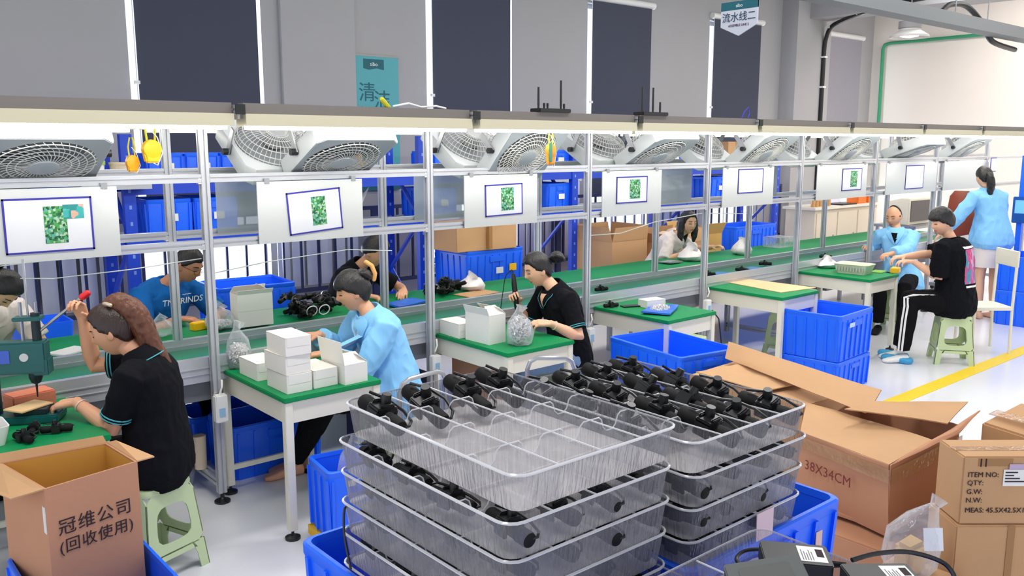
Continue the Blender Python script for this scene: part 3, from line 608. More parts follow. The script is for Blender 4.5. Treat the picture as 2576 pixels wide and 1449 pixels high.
# ------------------------------------------------------------------ blister trays and their contents
TW, TD, TH = .475, .635, .078
def make_tray(name, w_, d, h, nx, ny):
    t = thing(name, '', 'tray')
    m = MB(); m.loft([rrect(w_-.03,d-.03,.03,.0),rrect(w_-.026,d-.026,.032,.006),rrect(w_-.008,d-.008,.036,h)],cap=False)
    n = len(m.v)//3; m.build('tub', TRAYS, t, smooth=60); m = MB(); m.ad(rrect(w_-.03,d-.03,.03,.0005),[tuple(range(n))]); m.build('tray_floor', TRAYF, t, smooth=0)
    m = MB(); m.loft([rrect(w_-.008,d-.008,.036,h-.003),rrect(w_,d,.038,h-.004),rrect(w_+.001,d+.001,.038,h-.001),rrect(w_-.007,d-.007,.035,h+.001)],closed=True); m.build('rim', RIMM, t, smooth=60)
    for i in range(1,nx):
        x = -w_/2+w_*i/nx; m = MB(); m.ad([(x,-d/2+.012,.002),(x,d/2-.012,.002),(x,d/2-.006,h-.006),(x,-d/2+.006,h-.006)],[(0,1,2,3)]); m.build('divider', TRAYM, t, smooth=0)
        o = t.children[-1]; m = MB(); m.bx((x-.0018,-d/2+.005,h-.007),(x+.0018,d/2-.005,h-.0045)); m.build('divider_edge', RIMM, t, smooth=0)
    c = w_/nx
    for i in range(nx):
        xa = -w_/2+c*i
        for j in range(1,ny):
            y = -d/2+d*j/ny; P = [(0,.95),(.2,.95),(.28,.86),(.33,.62),(.42,.5),(.58,.5),(.67,.62),(.72,.86),(.8,.95),(1,.95)]
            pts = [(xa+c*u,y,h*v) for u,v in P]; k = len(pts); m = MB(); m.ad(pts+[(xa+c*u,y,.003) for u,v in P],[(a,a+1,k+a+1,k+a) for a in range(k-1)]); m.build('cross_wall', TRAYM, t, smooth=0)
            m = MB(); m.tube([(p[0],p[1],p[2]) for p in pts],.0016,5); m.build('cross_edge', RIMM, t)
    return t
def make_torch():
    t = thing('clamp_torch', '', 'torch')
    m = MB(); m.M = MX.Rotation(-pi/2,4,'X'); m.lathe([(.008,-.066),(.0145,-.064),(.0165,-.058),(.0165,-.035),(.015,-.03),(.015,.03),(.016,.034),(.016,.058),(.0135,.063),(.008,.065)],16); m.build('body', BLACKM, t)
    m = MB(); m.box((0,.0,.014),(.044,.036,.012)); m.box((.02,0,.0),(.008,.036,.03)); m.box((-.02,0,.0),(.008,.036,.03)); m.box((0,.014,.022),(.03,.006,.008)); m.box((0,-.014,.022),(.03,.006,.008)); m.build('clamp', BLACK, t, bev=.002)
    MB().cyl((.008,.006,.02),(.008,.006,.038),.011,12,.009).build('knob', BLACK, t)
    m = MB(); m.tube([(.0,-.06,.0),(.015,-.068,.006),(.028,-.055,.008),(.034,-.02,.012),(.022,.02,.02),(.0,.05,.024)],.003,6); m.build('cord', BLACK, t)
    return t
tr0 = make_tray('blister_tray',TW,TD,TH,4,4); to0 = make_torch()
tr_used = to_used = False
def put_tray(loc, label, rz=0):
    global tr_used
    if not tr_used: tr0.location = loc; tr0.rotation_euler = (0,0,rz); tr0['label'] = label; tr0['group'] = 'clear blister trays'; tr_used = True; return tr0
    return dup(tr0, loc, rz, label, 'clear blister trays')
def put_torch(loc, label, group, rot=(0,0,0), sc=1):
    o = put_torch_(loc, label, group, rot); o.scale = (sc,sc,sc); return o
def put_torch_(loc, label, group, rot=(0,0,0)):
    global to_used
    if not to_used: to0.location = loc; to0.rotation_euler = rot; to0['label'] = label; to0['group'] = group; to_used = True; return to0
    return dup(to0, loc, label=label, group=group, rot=rot)
rg = random.Random(3)
lev = ('top','second','third','fourth','fifth','sixth','seventh')
def stack(cx, cy, rims, who, filled, jit):
    for k, z in enumerate(rims):
        dx, dy = jit[k]
        put_tray((cx+dx,cy+dy,z-TH), 'clear blister tray, %s from the top of the %s tray stack' % (lev[k], who))
        for i in range(4):
            for j in range(4):
                if not filled(k,i,j): continue
                x = cx+dx-TW/2+TW*(i+.5)/4; y = cy+dy-TD/2+TD*(j+.5)/4+((1.5-j)*.009 if k == 0 else 0)
                if k == 0 and who == 'left': lab = 'black clamp torch in the half-empty top tray, %s of the four' % ('first','second','third','last')[i]
                elif k == 0: lab = 'black clamp torch in the full top tray, row %s place %s from far left' % (('one','two','three','four')[i],('one','two','three','four')[3-j])
                else: lab = 'black clamp torch packed inside the %s tray of the %s stack' % (lev[k], who)
                put_torch((x+rg.uniform(-.008,.008),y+rg.uniform(-.008,.008),z-TH+.036+(.02 if k == 0 else 0)), lab, 'torches in the %s tray of the %s stack' % (lev[k], who), ((.22 if k == 0 else 0)+rg.uniform(-.1,.12),rg.uniform(-.5,.5),rg.uniform(-.14,.14)), 1.25 if k == 0 else 1.0)
stack(1.218,1.452,[1.45,1.37,1.292,1.214,1.136,1.058],'left',lambda k,i,j: j == 3 if k == 0 else k < 5,[(0,0),(-.03,-.015),(-.025,-.01),(-.02,0),(-.02,0),(-.02,0)])
stack(1.72,1.44,[1.4,1.32,1.242,1.164,1.086,1.008],'right',lambda k,i,j: k < 4 and not (k == 0 and (i,j) in ((0,0),)),[(0,0),(.005,-.004),(.0,.0),(.0,.003),(0,0),(0,0)])
cx1 = make_crate(.53,.84,.25,True,False); cx1.location = (1.205,1.515,.805); cx1['label'] = 'blue crate holding the left tray stack'
dup(cx1, (1.205,1.515,.555), label='blue crate directly below the one with the left tray stack'); dup(cx1, (1.205,1.515,.305), label='lowest blue crate under the left tray stack')
for o, nm in ((1.19,'left'),(1.82,'right')):
    t = thing('platform_trolley', 'platform trolley under the %s tray stack' % nm, 'trolley', (o,1.5,0)); MB().bx((-.26,-.38,.27),(.26,.38,(.303 if nm == 'left' else .348))).build('deck', STEEL, t)
    for sx in (-.22,.22):
        for sy in (-.3,.3): MB().cyl((sx-.015,sy,.136),(sx+.015,sy,.136),.134,18).build('wheel', BLACK, t)
cx2 = make_crate(.66,.68,.25,True,False); cx2.location = (1.815,1.46,.85); cx2['label'] = 'blue crate holding the right tray stack'
dup(cx2, (1.815,1.46,.6), label='blue crate directly below the one with the right tray stack'); dup(cx2, (1.815,1.46,.35), label='lowest blue crate under the right tray stack')
tag(MB().box((1.815-.06,1.11,1.14),(.07,.002,.07),rz=0).build('paper_slip', mat('pink_paper',(226,196,200),.7), origin=(1.755,1.11,1.14), smooth=0), 'pale pink paper slip stuck on the right tray stack', 'paper')
m = MB().box((2.02,1.114,1.0),(.03,.002,.08)); tag(m.build('tape_scrap', mat('peach_tape',(230,190,180),.6), origin=(2.02,1.114,1.0), smooth=0), 'scrap of peach tape on the crate of the right tray stack', 'tape')
# tray with power adapters, nearest to the camera on the right
ta = make_tray('adapter_tray',.47,.62,.06,2,4); ta.location = (1.39,.73,1.14); ta['label'] = 'clear tray with black power adapters at the lower right'
ca = make_crate(.5,.66,.3,True,False); ca.location = (1.39,.72,.84); ca['label'] = 'blue crate under the tray of power adapters'
dup(ca, (1.39,.72,.54), label='second blue crate down under the adapter tray'); dup(ca, (1.39,.72,.24), label='lowest blue crate under the adapter tray'); 
t = thing('platform_trolley', 'platform trolley under the adapter tray', 'trolley', (1.39,.72,0)); MB().bx((-.24,-.3,.19),(.24,.3,.238)).build('deck', STEEL, t)
for sx in (-.2,.2):
    for sy in (-.25,.25): MB().cyl((sx-.015,sy,.09),(sx+.015,sy,.09),.088,14).build('wheel', BLACK, t)
def make_adapter():
    t = thing('power_adapter', '', 'adapter'); MB().loft([rrect(.135,.085,.008,0),rrect(.135,.085,.008,.036)]).build('case', mat('adapter_black',(36,38,42),.5), t, bev=.002)
    MB().bx((.005,-.03,.036),(.058,.03,.0367)).build('rating_label', WHITE, t, smooth=0)
    q = t.children[-1]; m = MB(); m.bx((.04,-.01,.0368),(.054,.02,.0372)); m.build('printed_mark', INK, q, smooth=0)
    m = MB()
    for k in range(5): m.bx((.01+.005*k,-.025,.0368),(.012+.005*k,.015-.006*(k%3),.0371))
    m.build('printed_lines', mat('print_grey',(120,120,124),.6), q, smooth=0)
    MB().tube([(.068,0,.018),(.1,0,.02)],[.008,.005],8).build('cord_grip', BLACK, t)
    return t
ad = make_adapter(); ad.location = (1.515,.885,1.193); ad.rotation_euler = (R(3),R(2),R(-48)); ad['label'] = 'black power adapter with white label lying in the middle of its tray'; ad['group'] = 'power adapters in the tray'
dup(ad, (1.57,.73,1.19), label='black power adapter cut by the bottom edge at the right of its tray', group='power adapters in the tray', rot=(0,0,R(-40)))
t = thing('power_adapter', 'dark grey adapter tilted on its edge left in the tray', 'adapter', (1.40,.87,1.195), 0, 'power adapters in the tray'); t.rotation_euler = (R(14),R(-10),R(-42)); MB().loft([rrect(.15,.1,.008,0),rrect(.15,.1,.008,.034)]).build('case', mat('adapter_grey',(72,78,78),.55), t, bev=.003); MB().loft([rrect(.1,.06,.008,.034),rrect(.1,.06,.008,.0352)]).build('panel', mat('adapter_dark',(58,62,62),.5), t)
tag(MB().tube(crv([(1.585,.80,1.222),(1.64,.775,1.228),(1.70,.735,1.226),(1.735,.68,1.21),(1.70,.64,1.19),(1.64,.63,1.18)]),.005,8).build('adapter_cable', BLACK, origin=(1.64,.775,1.2)), 'black cord arching out of the labelled adapter', 'cord')
tag(MB().tube(crv([(1.45,.93,1.19),(1.46,.985,1.19),(1.5,.995,1.195),(1.53,.965,1.20),(1.52,.94,1.195)]),.004,8).build('adapter_cable', BLACK, origin=(1.46,.99,1.2)), 'black cord looped behind the labelled adapter', 'cord')
tag(MB().tube(crv([(1.0,1.74,1.18),(.965,1.735,1.2),(.952,1.72,1.14),(.955,1.70,1.06)]),.003,8).build('hanging_cable', BLACK, origin=(.96,1.72,1.1)), 'black cord hanging out of the left tray stack', 'cord')
# trolley handles behind the stacks
for nm, x0, y0, x1, y1, z in (('right',2.84,3.2,3.02,3.04,.98),('left',2.3,3.55,2.62,3.6,.88)):
    m = MB().tube([(x0,y0,.1),(x0,y0,z-.06),(x0+(x1-x0)*.06,y0+(y1-y0)*.06,z-.02),(x0+(x1-x0)*.2,y0+(y1-y0)*.2,z),(x0+(x1-x0)*.8,y0+(y1-y0)*.8,z),(x0+(x1-x0)*.94,y0+(y1-y0)*.94,z-.02),(x1,y1,z-.06),(x1,y1,.1)],.012,10)
    t = thing('hand_trolley', 'grey tube trolley handle rising behind the %s tray stack' % nm, 'trolley', ((x0+x1)/2,(y0+y1)/2,0)); m.build('handle', STEEL, t, origin=t.location)
    MB().box(((x0+x1)/2,(y0+y1)/2-.1,.08),(.4,.3,.04)).build('deck', STEEL, t, origin=t.location)
    for sx in (-.14,.14): MB().cyl(((x0+x1)/2+sx,(y0+y1)/2-.1,.03),((x0+x1)/2+sx+.03,(y0+y1)/2-.1,.03),.03,12).build('wheel', BLACK, t, origin=t.location)
# ------------------------------------------------------------------ cartons
TAPE = clear('packing_tape', (196,152,108), .22, .1, .8, bump=.5, bscale=30)
# left carton with Chinese lettering
NL, NR, BR_, BL_ = V((.636,3.274,0)), V((.974,3.342,0)), V((.948,3.64,0)), V((.57,3.66,0))
t = thing('recycled_carton', 'open brown carton with two lines of Chinese lettering, lower left', 'carton', (.8,3.47,.245)); o3 = t.location
cz0, cz1 = .245, .85
def wall4(P, z0, z1, th):
    m = MB(); n = len(P); c = sum(P,V((0,0,0)))/n
    inn = [p+(c-p).normalized()*th*1.4 for p in P]
    m.loft([[(p.x,p.y,z0) for p in P],[(p.x,p.y,z1) for p in P],[(p.x,p.y,z1) for p in inn],[(p.x,p.y,z0+th) for p in inn]]); return m
wall4([NL,NR,BR_,BL_],cz0,cz1,.008).build('body', KRAFTR, t, origin=o3, smooth=0)
q = MB(); I = [p+(V((.78,3.48,0))-p).normalized()*.014 for p in (NL,NR,BR_,BL_)]
for a in range(4):
    p, r = I[a], I[(a+1)%4]; q.ad([(p.x,p.y,cz0+.02),(r.x,r.y,cz0+.02),(r.x,r.y,cz1-.003),(p.x,p.y,cz1-.003)],[(0,1,2,3)])
q.build('lining', KRAFTY, t, origin=o3, smooth=0)
MB().sheet([(NR.x,NR.y,cz1),(BR_.x,BR_.y,cz1),(BR_.x+.02,BR_.y-.06,cz1+.02),(NR.x+.07,NR.y+.02,cz1-.004)],.005).build('flap', KRAFT, t, origin=o3, smooth=0)
MB().sheet([(NL.x,NL.y,cz1),(BL_.x,BL_.y,cz1),(BL_.x-.09,BL_.y-.02,cz1-.05),(NL.x-.1,NL.y+.03,cz1-.02)],.005).build('flap', KRAFT, t, origin=o3, smooth=0)
MB().sheet([(BL_.x,BL_.y,cz1),(BR_.x,BR_.y,cz1),(BR_.x-.01,BR_.y+.012,cz1+.03),(BL_.x,BL_.y+.012,cz1+.035)],.004).build('flap', KRAFT, t, origin=o3, smooth=0)
MB().box((NL.x-.0035,NL.y+.03,cz1-.12),(.004,.05,.1)).build('sticker', WHITE, t, origin=o3, smooth=0)
ex = (NR-NL).normalized(); mid = (NL+NR)/2; nrm = V((ex.y,-ex.x,0))
def cface(u, z): p = NL+ex*u+nrm*.002; return face_M(V((p.x,p.y,z))-o3, ex, (0,0,1))
text('lettering', '冠维公司', INK, t, .066, cface(.172,.685), .0006, space=1.12)
text('lettering', '(回收使用)', INK, t, .058, cface(.172,.612), .0006, space=1.08)
ck = make_crate(.46,.6,.24,True,False); ck.location = (.787,3.36,.23); ck['label'] = 'blue crate that the lettered carton stands in'
dup(ck, (.787,3.36,.025), label='blue crate under the one with the lettered carton')
t = thing('dolly', 'steel dolly under the crates of the lettered carton', 'dolly', (.787,3.36,0)); MB().bx((-.22,-.26,.0),(.22,.26,.023)).build('deck', STEEL, t)
# big crumpled carton on the right, nearest
t = thing('crumpled_carton', 'big crumpled reddish carton marked with its size in centimetres', 'carton', (4.0,2.0,.26)); o3 = t.location
N0, L0, R0, B0 = V((3.76,1.73,.26)), V((3.9,2.3,.26)), V((4.36,1.70,.3)), V((4.5,2.26,.28)); N1, L1, R1, B1 = V((3.72,1.735,.62)), V((3.87,2.27,.605)), V((4.36,1.70,.68)), V((4.5,2.28,.66))
def subdiv_panel(m, P, n=8, amp=.008, seed=0, th=.006):
    P = [V(p) for p in P]; nr = (P[1]-P[0]).cross(P[3]-P[0]).normalized(); g = []
    for i in range(n+1):
        for j in range(n+1):
            u, v = i/n, j/n; p = P[0]*(1-u)*(1-v)+P[1]*u*(1-v)+P[2]*u*v+P[3]*(1-u)*v
            e = min(1, 6*min(u,1-u,v,1-v)); p = p+nr*noise.noise(p*5+V((seed,0,0)))*amp*2*(.4+.6*e); g.append(p)
    k = (n+1)**2; F = []
    for i in range(n):
        for j in range(n): a = i*(n+1)+j; F += [(a,a+n+1,a+n+2,a+1),(k+a,k+a+1,k+a+n+2,k+a+n+1)]
    edge = [j for j in range(n+1)]+[i*(n+1)+n for i in range(1,n+1)]+[n*(n+1)+j for j in range(n-1,-1,-1)]+[i*(n+1) for i in range(n-1,0,-1)]
    for a, b_ in zip(edge, edge[1:]+edge[:1]): F.append((a,b_,k+b_,k+a))
    m.ad([p+nr*th/2 for p in g]+[p-nr*th/2 for p in g], F); return m
m = MB(); subdiv_panel(m,[N0,L0,L1,N1],8,.008,1); subdiv_panel(m,[N0,R0,R1,N1],8,.012,2); subdiv_panel(m,[R0,B0,B1,R1],6,.01,3); subdiv_panel(m,[L0,B0,B1,L1],6,.01,4); m.bx((3.8,1.75,.262),(4.4,2.25,.275)); m.build('body', KRAFTR, t, origin=o3, smooth=30)
m = MB(); subdiv_panel(m,[N1,L1,V((4.24,2.46,.64)),V((4.13,1.72,.645))],8,.012,5); m.build('near_flap', KRAFT, t, origin=o3, smooth=30)
m = MB(); subdiv_panel(m,[V((4.02,2.12,.73)),V((4.2,2.06,.745)),V((4.6,1.76,.735)),V((4.27,1.72,.70))],8,.012,6); m.build('far_flap', KRAFT, t, origin=o3, smooth=30)
m = MB(); subdiv_panel(m,[R1,N1+V((.02,-.01,.0)),V((4.25,1.66,.67)),V((4.47,1.65,.74))],6,.012,7); m.build('side_flap', KRAFTR, t, origin=o3, smooth=30)
m = MB(); subdiv_panel(m,[N1+V((-.012,-.01,-.02)),L1+V((-.012,0,-.02)),L1+V((-.014,0,-.075)),N1+V((-.014,-.012,-.085))],8,.006,8,.002); m.build('tape', TAPE, t, origin=o3, smooth=30)
m = MB(); subdiv_panel(m,[N1+V((0,-.016,-.02)),R1+V((0,-.016,-.05)),R1+V((0,-.016,-.13)),N1+V((0,-.016,-.09))],8,.008,9,.002); m.build('tape', TAPE, t, origin=o3, smooth=30)
ln = (N1-L1).normalized(); pt = L1+ln*.1+V((-.014,-.003,-.155))-o3
text('lettering', '38X34CM', mat('red_ink',(120,44,40),.7), t, .07, face_M(pt+ln*.1, ln, (0,0,1)), .0006, space=1.05)
t = thing('carton', 'plain carton lying under the crumpled one at the lower right', 'carton', (4.0,1.95,0)); m = MB(); m.bx((-.36,-.3,0),(.5,.36,.24)); m.build('body', KRAFTR, t, bev=.006)
# second carton behind it with raised long flap
t = thing('long_flap_carton', 'carton with a long raised flap between trays and blue crates', 'carton', (4.55,2.8,0)); o3 = t.location
m = MB(); m.hull([(4.2,2.45,0),(4.82,2.4,0),(4.9,3.25,0),(4.24,3.25,0),(4.2,2.45,.63),(4.8,2.4,.63),(4.9,3.28,.64),(4.22,3.25,.64)]); m.build('body', KRAFT, t, origin=o3, bev=.006)
m = MB(); subdiv_panel(m,[V((4.2,2.72,.655)),V((4.22,3.2,.665)),V((4.62,3.1,.68)),V((4.6,2.62,.67))],8,.01,11); m.build('top_flap', KRAFT, t, origin=o3, smooth=30)
m = MB(); subdiv_panel(m,[V((4.60,3.26,.68)),V((4.72,3.32,.76)),V((4.36,2.1,.765)),V((4.12,2.06,.70))],10,.012,12); m.build('long_flap', KRAFT, t, origin=o3, smooth=30)
# cartons at the right edge
def rbox(m, P, e, g, le, lg, z0, z1, top=None):
    P, e, g = V(P), V(e), V(g); top = top or z1
    c = [P, P+e*le, P+e*le+g*lg, P+g*lg]
    return m.hull([(p.x,p.y,z0) for p in c]+[(p.x,p.y,z1) for p in c])
e_, g_ = V((.76,-.65,0)), V((.65,.76,0)); P0 = V((3.594,1.371,0))
t = thing('shipping_carton', 'carton printed with item number, quantity and weight lines', 'carton', (3.75,1.36,.5)); o3 = t.location
m = MB(); rbox(m,P0,e_,g_,.42,.21,.5,.792); m.build('body', KRAFT, t, origin=o3, bev=.006)
m = MB(); rbox(m,P0+g_*.07,e_,g_,.42,.05,.792,.794); m.build('tape', TAPE, t, origin=o3)
m = MB(); rbox(m,P0+e_*.06-g_*.002,e_,g_,.14,.002,.752,.786); m.build('tape', mat('brown_tape',(160,116,70),.3), t, origin=o3)
def sface(u, z): p = P0+e_*u-g_*.003; return face_M(V((p.x,p.y,z))-o3, e_, (0,0,1))
for s_, z in (('ITEM NO:',.715),('QTY:',.68),('G.W:',.642),('N.W:',.605),('MEAS: 45.5X42.5X12.2',.562)): text('lettering', s_, INK, t, .03, sface(.02,z), .0006, align='LEFT')
for u in (.07,.09): text('lettering', 'I', INK, t, .05, sface(u,.765), .0006)
m = MB(); rbox(m,P0+e_*.165-g_*.004,e_,g_,.1,.002,.668,.738); q = m.build('label_card', WHITE, t, origin=o3)
m = MB(); rbox(m,P0+e_*.185-g_*.0055,e_,g_,.06,.001,.74,.762); m.build('label_card', mat('lilac_card',(190,170,200),.6), t, origin=o3)
m = MB()
for k in range(4): rbox(m,P0+e_*(.172)-g_*.0052,e_,g_,(.05,.035,.06,.08)[k],.001,.724-.013*k,.729-.013*k)
m.build('printed_lines', INK, q, origin=o3)
t = thing('carton', 'plain carton under the printed shipping carton', 'carton', (3.75,1.36,0)); m = MB(); rbox(m,P0-e_*.012-g_*.01,e_,g_,.5,.24,0,.498); m.build('body', KRAFT, t, origin=t.location, bev=.006)
m = MB(); rbox(m,P0+e_*.2-g_*.013,e_,g_,.03,.002,.1,.498); m.build('tape', mat('brown_tape',(160,116,70),.3), t, origin=t.location)
t = thing('taped_carton', 'small taped carton wedged behind the printed carton', 'carton', (4.35,1.5,0)); m = MB(); m.hull([(4.42,1.2,0),(4.8,1.25,0),(4.85,1.6,0),(4.42,1.62,0),(4.42,1.22,.66),(4.8,1.25,.70),(4.85,1.6,.72),(4.42,1.62,.70)]); m.build('body', KRAFT, t, origin=t.location, bev=.01)
m = MB(); m.hull([(4.5,1.2,.7),(4.58,1.2,.7),(4.6,1.62,.722),(4.5,1.62,.722),(4.5,1.2,.706),(4.58,1.2,.706),(4.6,1.62,.727),(4.5,1.62,.727)]); m.build('tape', TAPE, t, origin=t.location)
t = thing('upright_carton', 'upright brown carton cut by the right picture edge', 'carton', (4.2,1.05,.0)); m = MB(); m.hull([(4.12,1.2,0),(4.4,.9,0),(4.65,1.1,0),(4.42,1.4-.22,0),(4.12,1.2,.80),(4.4,.9,.80),(4.7,1.1,.98),(4.42,1.18,1.0)]); m.build('body', KRAFTY, t, origin=t.location, bev=.006)
# bagged parcel
t = thing('bagged_parcel', 'clear bag with brown packing and a white slip before the crumpled carton', 'parcel', (3.42,1.5,.3)); o3 = t.location
m = MB(); m.hull([(3.37,1.46,.302),(3.46,1.42,.302),(3.5,1.52,.302),(3.4,1.55,.302),(3.37,1.46,.42),(3.46,1.42,.45),(3.5,1.52,.45),(3.4,1.55,.42)]); m.build('packing', mat('packing_tan',(196,160,104),.8,bump=.4,bscale=20), t, origin=o3, bev=.02)
m = MB(); m.tube([(3.43,1.49,.30),(3.43,1.49,.35),(3.44,1.48,.45),(3.47,1.46,.52),(3.52,1.44,.58),(3.54,1.43,.61)],[.08,.11,.11,.07,.02,.035],14,ref=(1,0,0)); m.build('bag', BAGM, t, origin=o3, smooth=60)
MB().sheet([(3.395,1.415,.43),(3.455,1.365,.43),(3.465,1.38,.52),(3.405,1.43,.52)],.002).build('slip', PAPER, t, origin=o3, smooth=0)
t = thing('carton', 'low carton under the bagged parcel', 'carton', (3.42,1.48,0)); MB().bx((3.22,1.3,0),(3.56,1.6,.298)).build('body', KRAFT, t, origin=t.location, bev=.006)
# ------------------------------------------------------------------ people
from mathutils.bvhtree import BVHTree
SK = {'a': mat('skin_warm',(216,160,126),.5,noise_amt=.05,nscale=18,sss=.08), 'b': mat('skin_tan',(190,132,100),.5,noise_amt=.05,nscale=18,sss=.08), 'c': mat('skin_light',(228,178,146),.5,noise_amt=.05,nscale=18,sss=.08)}
HAIRB = mat('hair_black',(22,20,22),.38,noise_amt=.35,nscale=60,bump=.5,bscale=120,stretch=(1,1,.15)); HAIRR = mat('hair_brown',(96,54,34),.4,noise_amt=.4,nscale=60,bump=.5,bscale=120,stretch=(1,1,.15))
CLOTH = {k: mat('cloth_'+k, c, .9, spec=.15, noise_amt=.08, nscale=6, bump=.12, bscale=220) for k, c in dict(black=(13,14,20),coat=(136,196,242),blue=(20,92,164),white=(222,212,210),trousers=(14,14,18),denim=(120,146,176)).items()}
TRIM = mat('teal_trim',(70,164,176),.7); LIPM = mat('lip_red',(176,92,84),.5); EYEM = mat('eye_dark',(24,18,18),.3)
def remesh(mb, vox, it=4):
    me = bpy.data.meshes.new('tmp'); me.from_pydata(mb.v, [], mb.f); me.update()
    b = bmesh.new(); b.from_mesh(me); bmesh.ops.recalc_face_normals(b, faces=b.faces); b.to_mesh(me); b.free()
    o = bpy.data.objects.new('tmp', me); COL.objects.link(o)
    m = o.modifiers.new('r','REMESH'); m.mode = 'VOXEL'; m.voxel_size = vox
    s = o.modifiers.new('s','SMOOTH'); s.factor = .5; s.iterations = it
    dg = bpy.context.evaluated_depsgraph_get(); r = bpy.data.meshes.new_from_object(o.evaluated_get(dg)); bpy.data.objects.remove(o); bpy.data.meshes.remove(me)
    return r
def place(me, name, m, parent, o3, wr=0, fr=14, seed=0):
    if wr:
        ns = [v.normal.copy() for v in me.vertices]
        for v, n in zip(me.vertices, ns):
            p = v.co; q = V((p.x*fr+seed, p.y*fr, p.z*fr*.6)); a = noise.noise(q)+.5*noise.noise(q*2.1); v.co = p+n*(wr*(1-2*abs(a))-wr*.3)
    me.transform(MX.Translation(-V(o3))); me.polygons.foreach_set('use_smooth',[True]*len(me.polygons)); me.materials.clear(); me.materials.append(m)
    o = bpy.data.objects.new(name, me); COL.objects.link(o)
    if parent: o.parent = parent
    else: o.location = o3
    return o
def gs(a, b, sa, sb): return math.exp(-(a/sa)**2-(b/sb)**2)
def headpt(dx, dy, dz, fem=1):
    x, y, z = .073*dx, .093*dy, .112*dz; low = max(0,-dz)
    x *= 1-(.30 if fem else .22)*low**1.6
    if dy > 0: y = y*(1-.06*low); 
    if dy > .5: y -= (dy-.5)*.016
    if dy < 0: y *= 1-.42*low**1.1
    if dy > 0:
        k = min(1, dy*3)
        y += k*(.021*gs(x,z+.020,.011,.015)+.011*gs(x,z-.006,.008,.022)-.008*(gs(abs(x)-.031,z-.012,.015,.010))+.004*gs(abs(x)-.03,z-.034,.022,.008)+.006*gs(x,z+.058,.020,.012)-.004*gs(x,z+.058,.02,.003)+.008*gs(x,z+.096,.018,.015)+.004*gs(abs(x)-.04,z+.02,.018,.02))
    return V((x,y,z))
def face(x, z, fem=1):
    dz = z/.112; dx = x/.073/(1-.3*max(0,-dz)**1.6); dy = sqrt(max(.01,1-dx*dx-dz*dz)); return headpt(dx,dy,dz,fem)
def hand(mb, w_, d, nrm, ts, curl=.5, s=.95, thumb=.5):
    y = V(d).normalized(); z = -V(nrm); z = (z-y*z.dot(y)).normalized(); x = y.cross(z)
    sv = mb.M; w_ = V(w_); mb.M = MX(((x.x,y.x,z.x,w_.x),(x.y,y.y,z.y,w_.y),(x.z,y.z,z.z,w_.z),(0,0,0,1))) @ MX.Scale(s,4)
    mb.loft([[(p[0]+cx,yy,p[1]) for p in rrect(a,b,min(a,b)*.45,0,3)] for yy,a,b,cx in ((-.02,.05,.038,0),(.0,.052,.036,0),(.03,.07,.034,ts*.003),(.07,.082,.03,0),(.09,.08,.026,0),(.097,.074,.02,0))])
    L = (.9,1.04,1,.82)
    for i in range(4):
        fx = ts*(.031-.0207*i); p = V((fx,(.086,.092,.089,.078)[i],.001)); a = -R(6); pts = [p-V((0,.02,0)), p]; c = curl*(.9+.12*i)
        for k, l in enumerate((.043,.027,.021)):
            a += R((34,52,34)[k])*c; q = V((ts*(.12-.08*i)*.25,cos(a),-sin(a))); p = p+q*l*L[i]; pts.append(p)
        mb.tube(pts,[.0095,.0098,.0088,.008,.0068],8,round_ends=True)
    b = V((ts*.028,.018,-.006)); d1 = V((ts*.62,.68,-.25-.35*thumb)).normalized(); d2 = V((ts*(.35-.5*thumb),.85,-.3-.2*thumb)).normalized()
    mb.tube([b-d1*.012,b,b+d1*.04,b+d1*.04+d2*.032],[.013,.0135,.0115,.0085],8,round_ends=True)
    mb.M = sv
def ik(s, w_, pole, l1, l2):
    s, w_ = V(s), V(w_); d = w_-s; D = d.length; k = max(1, D/(l1+l2)*1.005); l1 *= k; l2 *= k; n = d/D
    a = (l1*l1-l2*l2+D*D)/(2*D); h = sqrt(max(0,l1*l1-a*a)); p = V(pole); p = (p-n*p.dot(n)).normalized(); return s+n*a+p*h
def sm(a, b, x): t = max(0,min(1,(x-a)/(b-a))); return t*t*(3-2*t)
def hairmask(d, style):
    dx, dy, dz = d
    K = dict(front=.62, side=.05, nape=-.62)
    if style == 'bangs': K['front'] = .32
    if style == 'boy': K.update(front=.3, nape=-.45, side=.0)
    if style == 'man': K.update(front=.55, nape=-.35, side=.1)
    if style == 'bald': K.update(front=1.05, nape=-.4, side=.05)
    if style == 'long': K.update(front=.66, nape=-.9, side=-.5)
    if dy > .2: h = K['side']+(K['front']-K['side'])*sm(.2,.72,dy)
    elif dy > -.15: h = K['side']+(-.25+.25*sm(-.15,.2,dy))*(style != 'long')
    else: h = (K['side']-.25)+(K['nape']-K['side']+.25)*sm(-.15,-.7,dy) if False else (K['side']-.25)*(1-sm(.15,.7,-dy))+K['nape']*sm(.15,.7,-dy)
    if style == 'bald' and dy > -.35: h = max(h, .35+.9*sm(-.35,.1,dy)) if dz > .2 else h
    return sm(-.07,.07,dz-h)
